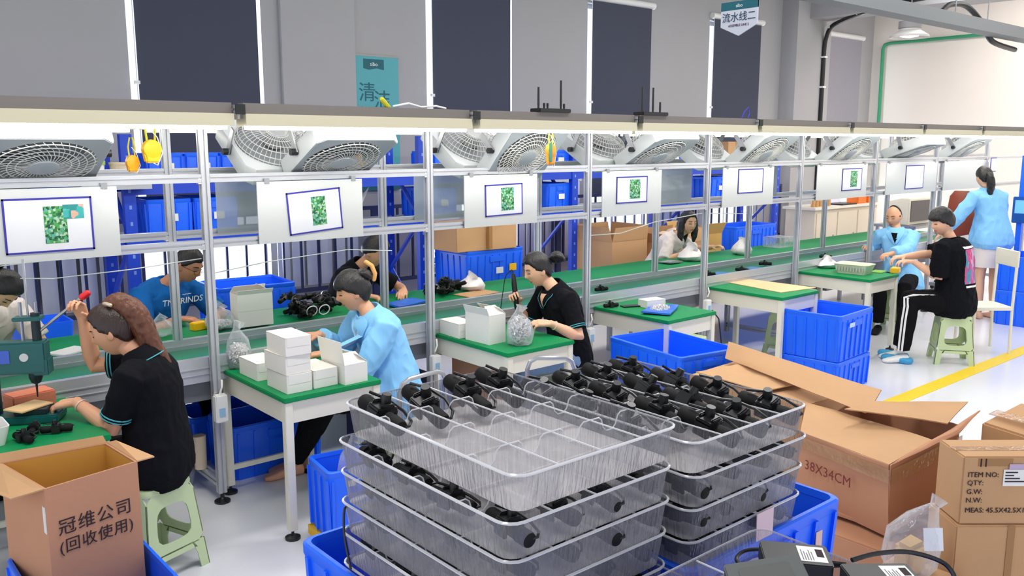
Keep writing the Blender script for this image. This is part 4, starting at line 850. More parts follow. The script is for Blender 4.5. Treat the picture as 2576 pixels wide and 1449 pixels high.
def person(label, P):
    g = lambda k, d=None: P.get(k, d)
    pel, NB, HC = V(P['pel']), V(P['nb']), V(P['hc']); f = V(P['f']+(0,)).normalized(); Rv = V((f.y,-f.x,0)); s = g('s',.95); fem = g('fem',1); bw = g('bw',1); vox = g('vox',.005)
    sh = V(g('shf', P['f'])+(0,)).normalized(); SR = V((sh.y,-sh.x,0))
    o3 = V((pel.x,pel.y,0)); t = thing('person', label, 'person', o3, group=g('group'))
    ctrl = pel*.5+NB*.5+V((0,0,.06))-f*.035
    sp = lambda u: pel*(1-u)**2+ctrl*2*u*(1-u)+NB*u*u if u >= 0 else pel+(pel-ctrl).normalized()*(-u)*.5
    up = (NB-pel).normalized()
    rows = [(-.26,.150,.11),(-.14,.176,.135),(0,.176,.138),(.2,.155,.122),(.42,.140,.110),(.62,.152,.118),(.8,.165,.112),(.92,.140,.092),(1.0,.082,.070)]
    def torso(mb, off, lo=-.3, hi=1.01, fl=0):
        rings = []
        for u, a, b in rows:
            if u < lo or u > hi: continue
            c = sp(u); r = Rv.lerp(SR, max(0,min(1,u))).normalized(); tg = (sp(min(1,u+.05))-sp(u-.05)).normalized(); fw = tg.cross(r)*-1; fw = r.cross(tg)*-1 if fw.dot(f) < 0 else fw
            a, b = a*bw*s/.95+off+fl*max(0,.6-u)*.05, b*bw*s/.95+off+fl*max(0,.6-u)*.05
            rings.append([c+r*a*math.copysign(abs(cos(q))**.85,cos(q))+fw*b*math.copysign(abs(sin(q))**.85,sin(q)) for q in [2*pi*k/28 for k in range(28)]])
        mb.loft(rings)
    shc = NB-up*.055; SHs = {1: shc+SR*.168*s*bw, -1: shc-SR*.168*s*bw}      # 1 = right
    A = {}
    for sd, key in ((1,'R'),(-1,'L')):
        w_ = V(P['w'+key]); pole = V(g('p'+key, (0,0,-1))); A[sd] = (SHs[sd], ik(SHs[sd], w_, pole, .285*s, .25*s), w_)
    skin = MB(); torso(skin,-.012)
    hf = V(P['hf']).normalized(); hx = hf.cross(V((0,0,1))).normalized(); hz = hx.cross(hf)
    if g('roll'): q = MX.Rotation(R(g('roll')),3,hf); hx = q @ hx; hz = q @ hz
    HM = MX(((hx.x,hf.x,hz.x,HC.x),(hx.y,hf.y,hz.y,HC.y),(hx.z,hf.z,hz.z,HC.z),(0,0,0,1)))
    hs = g('hs',1.05); HM = HM @ MX.Scale(hs,4)
    sv = skin.M; skin.M = HM
    n, m_ = 44, 40; skin.loft([[headpt(sin(a)*cos(2*pi*k/n), sin(a)*sin(2*pi*k/n), -cos(a), fem) for k in range(n)] for a in [pi*(i+.4)/(m_-.2) for i in range(m_)]])
    for sx in (-1,1): skin.M = HM @ MX.Translation((sx*.074,-.006,-.004)) @ MX.Rotation(sx*.35,4,'Z'); skin.ball((0,0,0),(.009,.02,.032),10,8)
    skin.M = sv
    nk = HM @ V((0,-.022,-.07)); skin.tube([nk, nk*.5+NB*.5-f*.004, NB, NB-up*.06],[.05*s,.049*s,.056*s,.075*s],16)
    for sd in (1,-1):
        a, e, w_ = A[sd]; fd = (w_-e).normalized()
        skin.tube([shc-up*.02, a*.75+shc*.25-up*.008, a, a*.7+e*.3, a*.3+e*.7, e, e+fd*.05, e*.5+w_*.5, w_*.9+e*.1, w_+fd*.012],[.042*s,.050*s,.054*s,.05*s,.043*s,.04*s,.042*s,.039*s,.028*s,.026*s],14)
        key = 'R' if sd > 0 else 'L'; hd = V(g('hd'+key, tuple(fd))); hand(skin, w_, hd, g('hn'+key,(0,0,-1)), -sd, g('c'+key,.6), s, g('t'+key,.5))
    # legs
    legs = {}
    for sd, key in ((1,'R'),(-1,'L')):
        hip = pel+Rv*sd*.095*s-V((0,0,.01)); kn = V(g('k'+key, tuple(hip+f*.40*s+Rv*sd*.03+V((0,0,-.005))))); an = V(g('a'+key, tuple(V((kn.x,kn.y,0))+V((0,0,.085))-f*.02))); legs[sd] = (hip,kn,an)
    def legtube(mb, sd, off, u1=1, fl=0):
        h, k, a = legs[sd]; mb.tube([h,h*.6+k*.4,k*.9+h*.1,k,k*.9+a*.1,k*.65+a*.35,a*u1+k*(1-u1)],[.092*s+off,.085*s+off,.062*s+off,.06*s+off,.056*s+off,.056*s+off+fl*.5,.038*s+off+fl],14)
    def foot(mb, sd, k=1):
        h, kn, a = legs[sd]; ff = V(g('ff', tuple(f))); r = V((ff.y,-ff.x,0)); z0 = a.z-.082
        mb.loft([[a+ff*yy+r*x*k+V((0,0,-.082+zz+zo)) for x, zz in [(p[0],p[1]+hh/2) for p in rrect(ww,hh,min(ww,hh)*.42,0,3)]] for yy,ww,hh,zo in ((-.06,.05,.05,.004),(-.045,.068,.075,.0),(0,.076,.085,0),(.06,.082,.06,0),(.12,.09,.042,0),(.165,.08,.03,0),(.185,.05,.02,.004))])
    if g('bare'):
        for sd in (1,-1): legtube(skin, sd, 0); foot(skin, sd, .95)
    place(remesh(skin, vox, 3), 'body', SK[g('skin','a')], t, o3)
    # clothing
    top = MB(); torso(top, .014, g('hem',-.2), 1.01, g('flare',0)); nzt = ((nk-NB).normalized()+up).normalized(); top.tube([NB-up*.10, NB-up*.05, NB-up*.015, NB+nzt*.012],[.125*s,.112*s,.090*s,.076*s],20); top.ball(NB-up*.075,(.125*s,.125*s,.085*s),18,12)
    c = MB()
    us = g('sl', .62)
    for sd in (1,-1):
        a, e, w_ = A[sd]; lo = g('loose',.014)
        if us <= 1: pe = a*(1-us)+e*us; top.tube([shc+(a-shc)*.05+up*.004, shc*.35+a*.65, a, a*.6+pe*.4, pe],[.058*s+.012,.062*s+.012,.06*s+.012,.054*s+lo,.05*s+lo+.006],18)
        else: pe = e+(w_-e)*(us-1); top.tube([shc+(a-shc)*.05+up*.004, shc*.35+a*.65, a, a*.5+e*.5, e, e*.5+pe*.5, pe],[.06*s+.012,.064*s+.014,.064*s+.014,.052*s+lo,.046*s+lo,.044*s+lo,.036*s+lo],18)
        dl = (pe-(a if us <= 1 else e)).normalized(); ring = (.05*s+lo+.006) if us <= 1 else (.036*s+lo)
        if g('trim'):
            for o_ in (0,.014):
                q = dl.orthogonal().normalized(); b_ = dl.cross(q); c.tube([pe-dl*(.008+o_)+(q*cos(2*pi*k/20)+b_*sin(2*pi*k/20))*(ring+.0015) for k in range(20)],.0035,6,closed=True)
    shirt = place(remesh(top, max(.006,vox+.001), 6), g('tname','shirt'), CLOTH[P['cloth']], t, o3, g('wr',.006), g('wf',13), P['pel'][0])
    if g('trim'): c.build('sleeve_trim', TRIM, shirt, origin=o3)
    # collar
    cm = CLOTH[P['cloth']]; nz = (nk-NB).normalized(); nz = (nz+up).normalized(); q0 = SR; q1 = nz.cross(q0)
    if q1.dot(f) < 0: q1 = -q1
    rg_ = lambda r, o_, dp: [NB+nz*(o_-dp*max(0,sin(2*pi*k/24))**2)+(q0*cos(2*pi*k/24)+q1*sin(2*pi*k/24))*r for k in range(24)]
    if g('top') == 'tee': MB().tube(rg_(.078*s,.010,.015),.007,8,closed=True).build('neckband', cm, shirt, origin=o3)
    else:
        m = MB(); m.loft([rg_(.116*s,-.022,.03),rg_(.096*s,.026,.03),rg_(.084*s,.050,.035),rg_(.077*s,.048,.035),rg_(.08*s,-.01,.03)],closed=True); m.build('collar', cm, shirt, origin=o3)
        if g('trim'): MB().tube([p*1.0 for p in rg_(.1175*s,-.020,.03)],.0028,6,closed=True).build('collar_trim', TRIM, shirt, origin=o3)
    if g('top') in ('coat','polo') and not g('closed'):      # turned-down lapels and the open neckline, laid on the garment
        tree = BVHTree.FromPolygons([v.co for v in shirt.data.vertices], [tuple(p.vertices) for p in shirt.data.polygons]); Fw = up.cross(SR).normalized(); nb = NB-V(o3); dep = .16 if g('top') == 'coat' else .10; wd = .055 if g('top') == 'coat' else .034
        def surf(x, y, o_):
            h = tree.ray_cast(nb+SR*x+up*y+Fw*.4, -Fw); return (h[0]+h[1]*o_) if h[0] else nb+SR*x+up*y+Fw*.09
        N_ = 8; inn = lambda t_: .044*(1-t_)**.9+.003
        m = MB(); rr_ = []
        for k in range(N_+1): t_ = k/N_; y = -.005-dep*t_; x = inn(t_); rr_.append([surf(-x,y,.001),surf(x,y,.001),surf(x,y,.004),surf(-x,y,.004)])
        m.loft(rr_); m.build('neckline', SK[g('skin','a')] if not g('under') else CLOTH[P['under']], shirt, smooth=60)
        for sx in (-1,1):
            m = MB(); rr_ = []
            for k in range(N_+1):
                t_ = k/N_; y = .0-dep*1.02*t_; x = inn(t_)-.002; x2 = x+wd*(1-.85*t_**2)*(1 if t_ > .12 else .9); rr_.append([surf(sx*x,y,.003),surf(sx*x2,y-.012*(1-t_),.003),surf(sx*x2,y-.012*(1-t_),.010),surf(sx*x,y,.011)])
            m.loft(rr_); m.build('lapel', cm, shirt, smooth=40)
            if g('trim'): m = MB(); m.tube([r_[2] for r_ in rr_],.0022,6); m.build('collar_trim', TRIM, shirt)
        if g('top') == 'coat':
            m = MB(); m.tube([surf(0,-dep-.02-k*.04,.001) for k in range(8)],.0022,5); m.build('placket_seam', mat('seam_blue',(90,150,196),.8), shirt)
    # trousers or skirt
    if g('legs','trousers') != 'none':
        tr = MB(); torso(tr, .008, -.3, .12)
        for sd in (1,-1): legtube(tr, sd, .012, .93, .008)
        trs = place(remesh(tr, .009, 5), 'trousers', CLOTH[g('lcl','trousers')], t, o3, .005, 12)
        if g('stripe'):
            for sd in (-1,):
                h, k, a = legs[sd]; rr = [.092*s+.018,.085*s+.018,.064*s+.018,.062*s+.019,.058*s+.02,.058*s+.022,.04*s+.024]; pts = [h*.9+k*.1,h*.6+k*.4,k*.9+h*.1,k,k*.9+a*.1,k*.65+a*.35,a*.93+k*.07]
                nrm_ = [V((0,0,1))-Rv*.9]*3+[f*.6-Rv*.9+V((0,0,.4))]+[f*.35-Rv]*3
                for off in (0,.032):
                    m = MB(); pp_ = [p+nv.normalized()*(r_-.0045)+(V((0,0,-1)) if i_ < 3 else -f)*off for i_, (p, nv, r_) in enumerate(zip(pts,nrm_,rr))]; m.tube(pp_,.010,8); m.build('side_stripe', WHITE, trs, origin=o3)
    if not g('bare'):
        for sd in (1,-1):
            m = MB(); foot(m, sd, 1.05); place(remesh(m,.008,3),'shoe',g('shoe',BLACKM),t,o3)
            if g('cover'): h, kn, a = legs[sd]; m = MB(); ff = f; m.loft([[a+ff*.05+V((x,y,-.083+z)) for x,y,_ in [(ff.x*p[0]-ff.y*p[1], ff.y*p[0]+ff.x*p[1],0) for p in rrect(.28+o_,.11+o_,.05,0,3)]] for z,o_ in ((0,0),(.03,.015),(.05,.0))]); place(remesh(m,.008,3),'shoe_cover',mat('cover_blue',(60,160,210),.5),t,o3,.003,30)
    # hair
    stl = P['hair']; hm = g('hairm', HAIRB); m = MB(); m.M = HM; n, mm = 40, 30; th = g('hth',.016); rings = []
    for i in range(mm):
        a = pi*(i+.4)/(mm-.2); r_ = []
        for k in range(n):
            d = (sin(a)*cos(2*pi*k/n), sin(a)*sin(2*pi*k/n), -cos(a)); q = hairmask(d, stl); p = V((.073*d[0],.093*d[1],.112*d[2]))
            if d[1] < 0: p.y *= 1-.42*max(0,-d[2])**1.1
            nn = noise.noise(V(d)*5+V((P['pel'][0],0,0)))*.12+noise.noise(V((d[0]*14,d[1]*14,d[2]*3)))*.07; r_.append(p*(.80+q*(.20+(th+.0)/.09*(.92+nn*1.2))))
        rings.append(r_)
    m.loft(rings); me = remesh(m,.006,3); ho = place(me,'hair',hm,t,o3)
    H = lambda *p: HM @ V(p)
    if g('bun'): bx, by, bz, br = P['bun']; m = MB(); m.ball(H(bx,by,bz),(br,br,br*.9),16,12); m.tube([H(bx,by,bz)+V((cos(q)*br*.9,sin(q)*br*.9,br*.35*sin(2*q))) for q in [2*pi*k/16 for k in range(16)]],br*.34,8,closed=True); place(remesh(m,.006,2),'bun',hm,ho,o3,.003,40)
    if g('tail'):
        pts = crv([(H(*p) if g('tailh') else V(p)) for p in P['tail']],4); rr = g('tailr'); m = MB(); n_ = len(pts); m.tube(pts, [rr[min(len(rr)-1,int(i/4))]*(1-(i%4)/4)+rr[min(len(rr)-1,int(i/4)+1)]*((i%4)/4) for i in range(n_)], 14, round_ends=True); place(remesh(m,.006,2),'ponytail',g('tailm',hm),ho,o3,.004,34)
    if g('long'):
        m = MB()
        for sx in (-1,1): m.tube([H(sx*.055,-.01,.07),H(sx*.082,-.005,0),H(sx*.088,.0,-.07),H(sx*.085,.0,-.15),H(sx*.08,.01,-.19)],[.03,.034,.036,.034,.018],12,round_ends=True)
        m.tube([H(0,-.06,.05),H(0,-.095,-.03),H(0,-.09,-.13),H(0,-.085,-.19)],[.06,.07,.07,.05],14,round_ends=True); place(remesh(m,.007,3),'long_hair',hm,ho,o3,.004,30)
    if g('clip'):
        col, pts, r_ = P['clip']; m = MB(); m.tube([H(*p) for p in pts], r_, 8, round_ends=True); m.build('hair_clip', col, ho, origin=o3)
    # face details
    for sx in (-1,1):
        m = MB(); m.M = HM; c0 = face(sx*.031,.010,fem); m.tube([face(sx*(.031+d_),.008-.004*abs(d_)/.014+.003*(1-abs(d_)/.014)*(-1),fem)+V((0,.0022,0)) for d_ in (-.014,-.007,0,.007,.014)],[.0012,.0026,.0032,.0028,.0014],6); m.build('eye', EYEM, t, origin=o3)
        m = MB(); m.M = HM; m.tube([face(sx*(.031+d_),.030+.004*(1-(d_/.018)**2),fem)+V((0,.001,0)) for d_ in (-.018,-.008,.006,.018)],[.0018,.0028,.003,.0014],6); m.build('eyebrow', hm, t, origin=o3)
    m = MB(); m.M = HM
    for dz_ in (.0035,-.0042): m.tube([face(d_,-.058+dz_*(1-(d_/.022)**2),fem)+V((0,.0005,0)) for d_ in (-.021,-.011,0,.011,.021)],[.0015,.0034,.0038,.0034,.0015],6)
    m.build('lips', LIPM, t, origin=o3)
    if g('glasses'):
        m = MB(); m.M = HM
        for sx in (-1,1):
            m.tube([V((sx*.033+.022*cos(q),.098-.012*abs(cos(q))*(sx*cos(q)>0),.006+.016*sin(q))) for q in [2*pi*k/20 for k in range(20)]],.0014,6,closed=True); m.tube([(sx*.056,.088,.01),(sx*.078,.0,.008)],.0014,6)
        m.tube([(-.011,.1,.008),(.011,.1,.008)],.0014,6); m.build('glasses', BLACK, t, origin=o3)
    if g('bracelet'):
        sd = -1 if P['bracelet'] == 'L' else 1; a, e, w_ = A[sd]; fd = (w_-e).normalized(); q = fd.orthogonal().normalized(); b_ = fd.cross(q); MB().tube([w_-fd*.03+(q*cos(2*pi*k/16)+b_*sin(2*pi*k/16))*.031*s for k in range(16)],.0035,6,closed=True).build('bracelet', mat('bracelet_pale',(226,206,196),.3), t, origin=o3)
    P['A'] = A; P['HM'] = HM; P['o3'] = o3; P['shirt'] = shirt; P['sp'] = sp
    return t
def patch(shirt, o3, M, w_, h, m, name, off=.003):
    """cloth print: the part of the garment's surface inside a rectangle, lifted by a hair"""
    inv = M.inverted(); me = shirt.data; o3 = V(o3); n = M.to_3x3().col[2]; mb = MB(); idx = {}
    for p in me.polygons:
        if p.normal.dot(n) < .25: continue
        q = inv @ (p.center+o3)
        if abs(q.x) > w_/2 or abs(q.y) > h/2 or abs(q.z) > .14: continue
        f_ = []
        for vi in p.vertices:
            if vi not in idx: idx[vi] = len(mb.v); mb.v.append(me.vertices[vi].co+me.vertices[vi].normal*off)
            f_.append(idx[vi])
        mb.f.append(tuple(f_))
    if mb.f: return mb.build(name, m, shirt, smooth=60)
P2 = dict(closed=True,pel=(1.305,4.15,.56),nb=(1.262,4.172,1.055),hc=(1.17,4.245,1.185),f=(-.80,.60),hf=(-.80,.52,-.36),vox=.004,cloth='black',top='polo',trim=True,sl=.78,wL=(1.005,4.31,.855),pL=(.2,-.5,-1),hdL=(-.72,.66,-.14),hnL=(.1,.1,-1),cL=.75,
  wR=(1.085,4.40,1.225),pR=(-.5,.35,-.9),hdR=(-.25,-.25,.9),hnR=(-.5,-.4,-.2),cR=1.35,tR=1,hair='pony',hairm=mat('hair_dark_brown',(44,28,24),.35,noise_amt=.4,nscale=60,bump=.5,bscale=120,stretch=(1,1,.15)),tailm=HAIRR,skin='a',bw=1.06,bracelet='L',
  tailh=True,tail=[(0,-.02,.10),(0,-.075,.105),(0,-.115,.05),(0,-.125,-.03),(0,-.125,-.11),(0,-.14,-.19),(0,-.16,-.25)],tailr=[.035,.05,.058,.055,.048,.036,.012],clip=(mat('clip_silver',(206,190,170),.3,.4),[(-.03,-.03,.125),(-.045,-.045,.12),(-.055,-.06,.11)],.009),group=None)
person('woman with brown ponytail and black teal-trimmed polo pulling the press lever', P2)
P1 = dict(pel=(.86,6.1,.56),nb=(.915,5.74,1.13),hc=(.955,5.55,1.24),f=(.2,-.98),hf=(.3,-.3,-.92),cloth='white',top='tee',sl=.8,wL=(1.05,5.55,.9),pL=(.6,.2,-.8),wR=(.75,5.55,.9),pR=(-.6,.2,-.8),hair='pony',bun=(0,-.135,.04,.042),skin='c',vox=.006)
person('person with black hair bun bending over at the far left edge', P1)
P3 = dict(pel=(1.93,6.17,.56),nb=(2.02,5.98,1.10),hc=(2.13,5.86,1.235),f=(.25,-.97),hf=(.5,-.72,-.48),cloth='blue',top='tee',sl=.85,fem=0,s=1.02,bw=1.08,wR=(2.0,5.72,.905),pR=(-.8,.1,-.6),wL=(2.23,5.70,.905),pL=(.8,.2,-.6),hdR=(.75,-.5,-.1),hdL=(-.4,-.8,-.1),cR=.9,cL=.9,hair='man',hth=.012,skin='b',vox=.005,glasses=True,loose=.02)
person('man in blue lettered T-shirt and glasses working at the rear bench', P3)
text('lettering', 'TN-FRINDS', WHITE, P3['shirt'], .062, face_M(V((2.07,5.835,1.0))-P3['o3'], (.97,.25,0), (0,-.25,1)), .001)
text('lettering', '~~~', WHITE, P3['shirt'], .04, face_M(V((2.10,5.84,1.045))-P3['o3'], (.97,.25,0), (0,-.25,1)), .001)
P4 = dict(pel=(3.37,6.12,.56),nb=(3.50,5.94,1.085),hc=(3.565,5.81,1.215),f=(.3,-.95),hf=(.5,-.75,-.45),cloth='black',top='polo',sl=.8,wR=(3.40,5.68,.905),pR=(-.8,.1,-.6),wL=(3.74,5.68,.91),pL=(.9,.1,-.5),hdR=(.7,-.6,-.15),hdL=(-.6,-.75,-.1),cR=.9,cL=.6,hair='man',hth=.022,skin='a',vox=.005)
person('woman in black polo shirt working at the rear bench behind the blue coat', P4)
P5 = dict(pel=(2.80,4.40,.56),nb=(2.70,4.475,1.03),hc=(2.628,4.545,1.17),f=(-.985,.17),shf=(-.98,.05),hf=(-.90,.36,-.26),vox=.004,cloth='coat',under='white',top='coat',tname='work_coat',sl=1.86,loose=.03,hem=-.3,flare=1.0,wr=.010,wf=9,bw=1.03,wL=(2.40,4.47,.84),pL=(.4,-.55,-1),wR=(2.475,4.70,.90),pR=(.2,.5,-1),hdL=(-.8,.5,-.1),hdR=(-.8,.5,.0),cL=.8,cR=.9,hair='bangs',hth=.02,bun=(0.0,-.085,.075,.045),clip=(mat('clip_orange',(232,170,100),.4),[(.0,-.12,.14),(0,-.145,.11),(0,-.15,.06),(0,-.135,.03)],.014),skin='a',legs='trousers',bare=True,kL=(2.42,4.52,.52),kR=(2.44,4.66,.52),aL=(2.33,4.82,.085),aR=(2.40,4.90,.085))
person('woman in pale blue work coat with hair clip behind stacked white boxes', P5)
P6 = dict(pel=(4.26,4.345,.56),nb=(4.165,4.415,1.035),hc=(4.085,4.495,1.17),f=(-.94,.34),hf=(-.88,.38,-.34),shf=(-.80,.15),vox=.004,cloth='black',top='polo',trim=True,sl=.8,wL=(3.93,4.19,.85),pL=(.5,-.5,-.9),hdL=(-.8,.55,.1),hnL=(0,.4,-.9),cL=.7,wR=(4.0,4.62,.925),pR=(.1,.3,-1),hdR=(-.55,-.2,.75),hnR=(-.55,-.65,.0),cR=1.3,tR=1,hair='pony',bun=(0,-.155,.03,.05),skin='c',bracelet='L',lcl='denim')
person('woman in black polo with hair bun holding an electric screwdriver', P6)
P7 = dict(pel=(7.40,6.27,.56),nb=(7.50,6.0,1.06),hc=(7.56,5.90,1.20),f=(.3,-.95),hf=(-.25,-.80,-.10),cloth='white',top='tee',sl=.9,wL=(7.9,5.82,.92),pL=(.8,.3,-.6),wR=(7.35,5.78,.9),pR=(-.8,.3,-.6),cL=.8,hair='long',long=True,skin='c',vox=.006)
person('long-haired woman in white printed T-shirt behind the rear bench', P7)
P8 = dict(pel=(9.52,4.45,.56),nb=(9.58,4.58,1.085),hc=(9.57,4.62,1.24),f=(-.90,-.20),hf=(-.95,-.02,-.28),cloth='coat',under='black',top='coat',tname='work_coat',sl=1.88,loose=.028,hem=-.3,flare=.6,wr=.010,wf=9,fem=0,s=1.0,wR=(9.37,4.80,.88),pR=(.3,.5,-.8),wL=(9.12,4.40,.88),pL=(.3,-.5,-.8),cR=.7,cL=.8,hair='bald',hth=.012,skin='a',vox=.006)
person('balding man in pale blue work coat at the far bench table', P8)
P9 = dict(pel=(8.42,3.42,.575),nb=(8.355,3.475,1.165),hc=(8.285,3.54,1.325),f=(-.02,1.0),hf=(-.80,.55,-.25),kL=(8.05,3.66,.60),kR=(8.21,3.76,.60),aL=(8.02,3.69,.085),aR=(8.17,3.80,.085),ff=(-.76,.65,0),cloth='black',top='tee',sl=.95,loose=.03,wr=.008,fem=0,s=1.02,bw=1.12,wL=(8.09,3.68,.955),pL=(.3,-.4,-.9),wR=(8.14,3.80,.99),pR=(.2,.4,-.9),hdL=(-.7,.6,.1),cL=.7,cR=.9,hair='boy',hth=.03,skin='c',vox=.005,stripe=True,shoe=WHITE,cover=True,hem=-.26)
person('boy in black printed T-shirt and striped trousers on a green stool', P9)
bm = face_M(V((8.47,3.33,.90)), (-.65,-.76,0)[::1] if False else (.65*-1,.76*-1,0), (0,0,1))
bk = V((.10,-.995,0)); rt_ = V((0,0,1)).cross(bk)
BM = MX(((rt_.x,0,bk.x,8.43),(rt_.y,0,bk.y,3.32),(0,1,0,.93),(0,0,0,1)))
patch(P9['shirt'], P9['o3'], BM, .30, .32, cells('shirt_print',[(196,110,170),(110,180,200),(160,90,150),(210,160,190),(80,140,170),(200,80,130)],30,.8,(1,1,.3)), 'back_print')
patch(P9['shirt'], P9['o3'], MX.Translation((0,0,.175)) @ BM, .31, .018, WHITE, 'print_band'); patch(P9['shirt'], P9['o3'], MX.Translation((0,0,-.185)) @ BM, .28, .018, WHITE, 'print_band')
P10 = dict(pel=(10.86,4.06,.98),nb=(10.80,4.12,1.50),hc=(10.76,4.16,1.66),f=(.55,.83),hf=(.5,.8,-.25),cloth='coat',top='coat',tname='work_coat',sl=1.8,loose=.03,hem=-.3,flare=1.2,wr=.010,wf=8,wL=(10.55,4.50,1.0),pL=(-.5,-.3,-.7),wR=(11.05,4.12,.93),pR=(.6,-.5,-.6),hair='pony',tail=[(10.70,4.09,1.70),(10.68,4.06,1.66),(10.685,4.05,1.58),(10.70,4.06,1.48)],tailr=[.03,.04,.045,.03],skin='c',bare=True,legs='none',kR=(10.93,4.02,.5),kL=(10.78,4.12,.5),aR=(10.93,4.0,.085),aL=(10.78,4.1,.085),vox=.006,bw=1.05)
person('standing woman in pale blue work coat seen from behind', P10)
sk_ = MB(); sk_.loft([[V((10.86,4.06,z))+V((.83*a*cos(q)+.55*b_*sin(q), -.55*a*cos(q)+.83*b_*sin(q), 0)) for q in [2*pi*k/24 for k in range(24)]] for z,a,b_ in ((.62,.2,.15),(.8,.21,.16),(1.0,.19,.145))]); tsk = [o for o in bpy.data.objects if o.name.startswith('person')][-1]
sk_.build('skirt', CLOTH['white'], [o for o in bpy.data.objects if o.get('label','').startswith('standing woman')][0], origin=P10['o3'])
# ------------------------------------------------------------------ arbor press and work on the left table
t = thing('arbor_press', 'dark teal arbor press with red-knobbed lever on the left table', 'press', (.87,4.43,.77)); o3 = t.location
d = V((-.88,.47,0)); pz = V((.47,.88,0)); az = atan2(d.y,d.x); c0 = V((.87,4.43,0))
m = MB(); m.box(c0+d*.07+V((0,0,.79)),(.34,.16,.038),rz=az); m.build('base', TEALP, t, origin=o3, bev=.006)
m = MB(); m.box(c0+d*.02+V((0,0,.822)),(.14,.12,.024),rz=az); m.build('anvil', mat('machine_dark',(26,44,48),.4,.3), t, origin=o3, bev=.003)
m = MB(); m.cyl(c0+d*.19+V((0,0,.80)),c0+d*.19+V((0,0,1.02)),.036,20); m.build('column', mat('machine_dark',(26,44,48),.4,.3), t, origin=o3)
m = MB(); m.box(c0+d*.09+V((0,0,1.075)),(.30,.085,.15),rz=az); m.build('head', TEALP, t, origin=o3, bev=.008)
m = MB(); m.box(c0-d*.035+V((0,0,1.03)),(.07,.08,.08),rz=az); m.build('nose', TEALP, t, origin=o3, bev=.006)
m = MB(); m.cyl(c0-pz*.046+d*.03+V((0,0,1.08)),c0-pz*.042+d*.03+V((0,0,1.08)),.019,20); m.build('dial', mat('dial_grey',(196,198,200),.4), t, origin=o3)
m = MB(); m.box(c0-pz*.044+d*.14+V((0,0,1.085)),(.10,.004,.06),rz=az); m.build('name_plate', mat('plate_blue',(60,90,190),.4), t, origin=o3)
m = MB(); m.lathe([(.03,1.01),(.03,.975),(.02,.95),(.012,.945)],18,c0-d*.0); m.build('chuck', mat('machine_dark',(26,44,48),.4,.3), t, origin=o3)
MB().cyl(c0+V((0,0,.95)),c0+V((0,0,.88)),.006,10,.003).build('punch', BLACK, t, origin=o3)
m = MB(); m.box(c0+d*.01+V((0,0,1.255)),(.12,.07,.018),rz=az); m.build('top_plate', TEALP, t, origin=o3, bev=.003)
for k in (-.035,.03): MB().cyl(c0+d*(.01+k)+V((0,0,1.14)),c0+d*(.01+k)+V((0,0,1.33)),.008,10).build('guide_rod', STEEL, t, origin=o3)
MB().cyl(c0-d*.02+V((0,0,1.15)),c0-d*.02+V((0,0,1.28)),.02,14).build('ram', mat('machine_dark',(26,44,48),.4,.3), t, origin=o3)
MB().cyl(c0+d*.01+V((0,0,1.26)),c0+d*.01+V((0,0,1.53)),.005,8).build('spring_rod', STEEL, t, origin=o3)
lv = MB().tube([c0-d*.03+V((0,0,1.19)),V((1.09,4.365,1.345))],.007,10).build('lever', STEEL, t, origin=o3)
MB().tube([(1.082,4.367,1.338),(1.103,4.36,1.354)],[.016,.016],12,round_ends=True).build('knob', RED, lv, origin=o3)
tag(MB().box((.83,4.44,.839),(.17,.12,.008),rz=.5).build('foam_pad', mat('foam_tan',(226,190,140),.8), origin=(.83,4.44,.84), bev=.002), 'tan foam pad under the hand of the woman at the press', 'pad')
tag(MB().box((.88,4.66,.812),(.2,.12,.084),rz=.2).build('foam_block', mat('foam_salmon',(206,120,92),.8,bump=.2), origin=(.88,4.66,.81), bev=.006), 'salmon foam block behind the press punch', 'block')
t = thing('plastic_tub', 'white square tub with parts at the left picture edge', 'tub', (.60,4.21,.77)); MB().loft([rrect(.15,.15,.02,0),rrect(.19,.19,.025,.085),rrect(.18,.18,.025,.085),rrect(.14,.14,.02,.008)]).build('body', WHITE, t); m = MB()
for k in range(6): m.box((.03*cos(k),.04*sin(k*1.7),.03+.006*k),(.05,.03,.012),rz=k)
m.build('contents', mat('tub_parts',(120,76,66),.6), t)
for x, y, rz, l in ((.74,4.13,.3,'black clamp torch lying nearest the lettered carton on the press table'),(.88,4.165,1.2,'black clamp torch on the press table nearest the woman with ponytail'),(.80,4.22,-.4,'black clamp torch on the press table close to the press base')): put_torch((x,y,.79), l, 'torches on the press table', (0,0,rz))
# ------------------------------------------------------------------ white boxes
def make_wbox(name='white_box'):
    t = thing(name, '', 'box'); w_, d, h = .143, .235, .099
    MB().bx((-w_/2,-d/2,0),(w_/2,d/2,h-.002)).build('body', WBOX, t, bev=.002)
    MB().bx((-w_/2-.001,-d/2-.001,h-.002),(w_/2+.001,d/2+.001,h)).build('lid', WBOX, t, bev=.0008)
    MB().bx((-w_/2+.01,-d/2-.0015,h-.05),(w_/2-.01,-d/2-.0005,h-.001)).build('tuck_flap', WBOX, t)
    return t
wb = make_wbox(); wb.location = (2.01,4.165,.77); wb['label'] = 'white box at the bottom of the three-high stack'; wb['group'] = 'white boxes on the bench tables'
for lo, rz, l in (((2.005,4.17,.8695),.03,'white box in the middle of the three-high stack'),((2.012,4.16,.969),-.03,'white box on top of the three-high stack'),((2.0,4.50,.77),.0,'white box beside the bag of screws behind the stack'),((2.162,4.17,.77),.02,'white box between the stack and the open-lidded box'),((3.47,4.62,.77),-.05,'white box lying at the back of the screwdriver table'),((5.27,4.45,.77),1.4,'white box lying behind the blue bag on its table')):
    o = dup(wb, lo, rz, l, 'white boxes on the bench tables')
    if lo[0] > 5: o.scale = (.8,.8,.6)
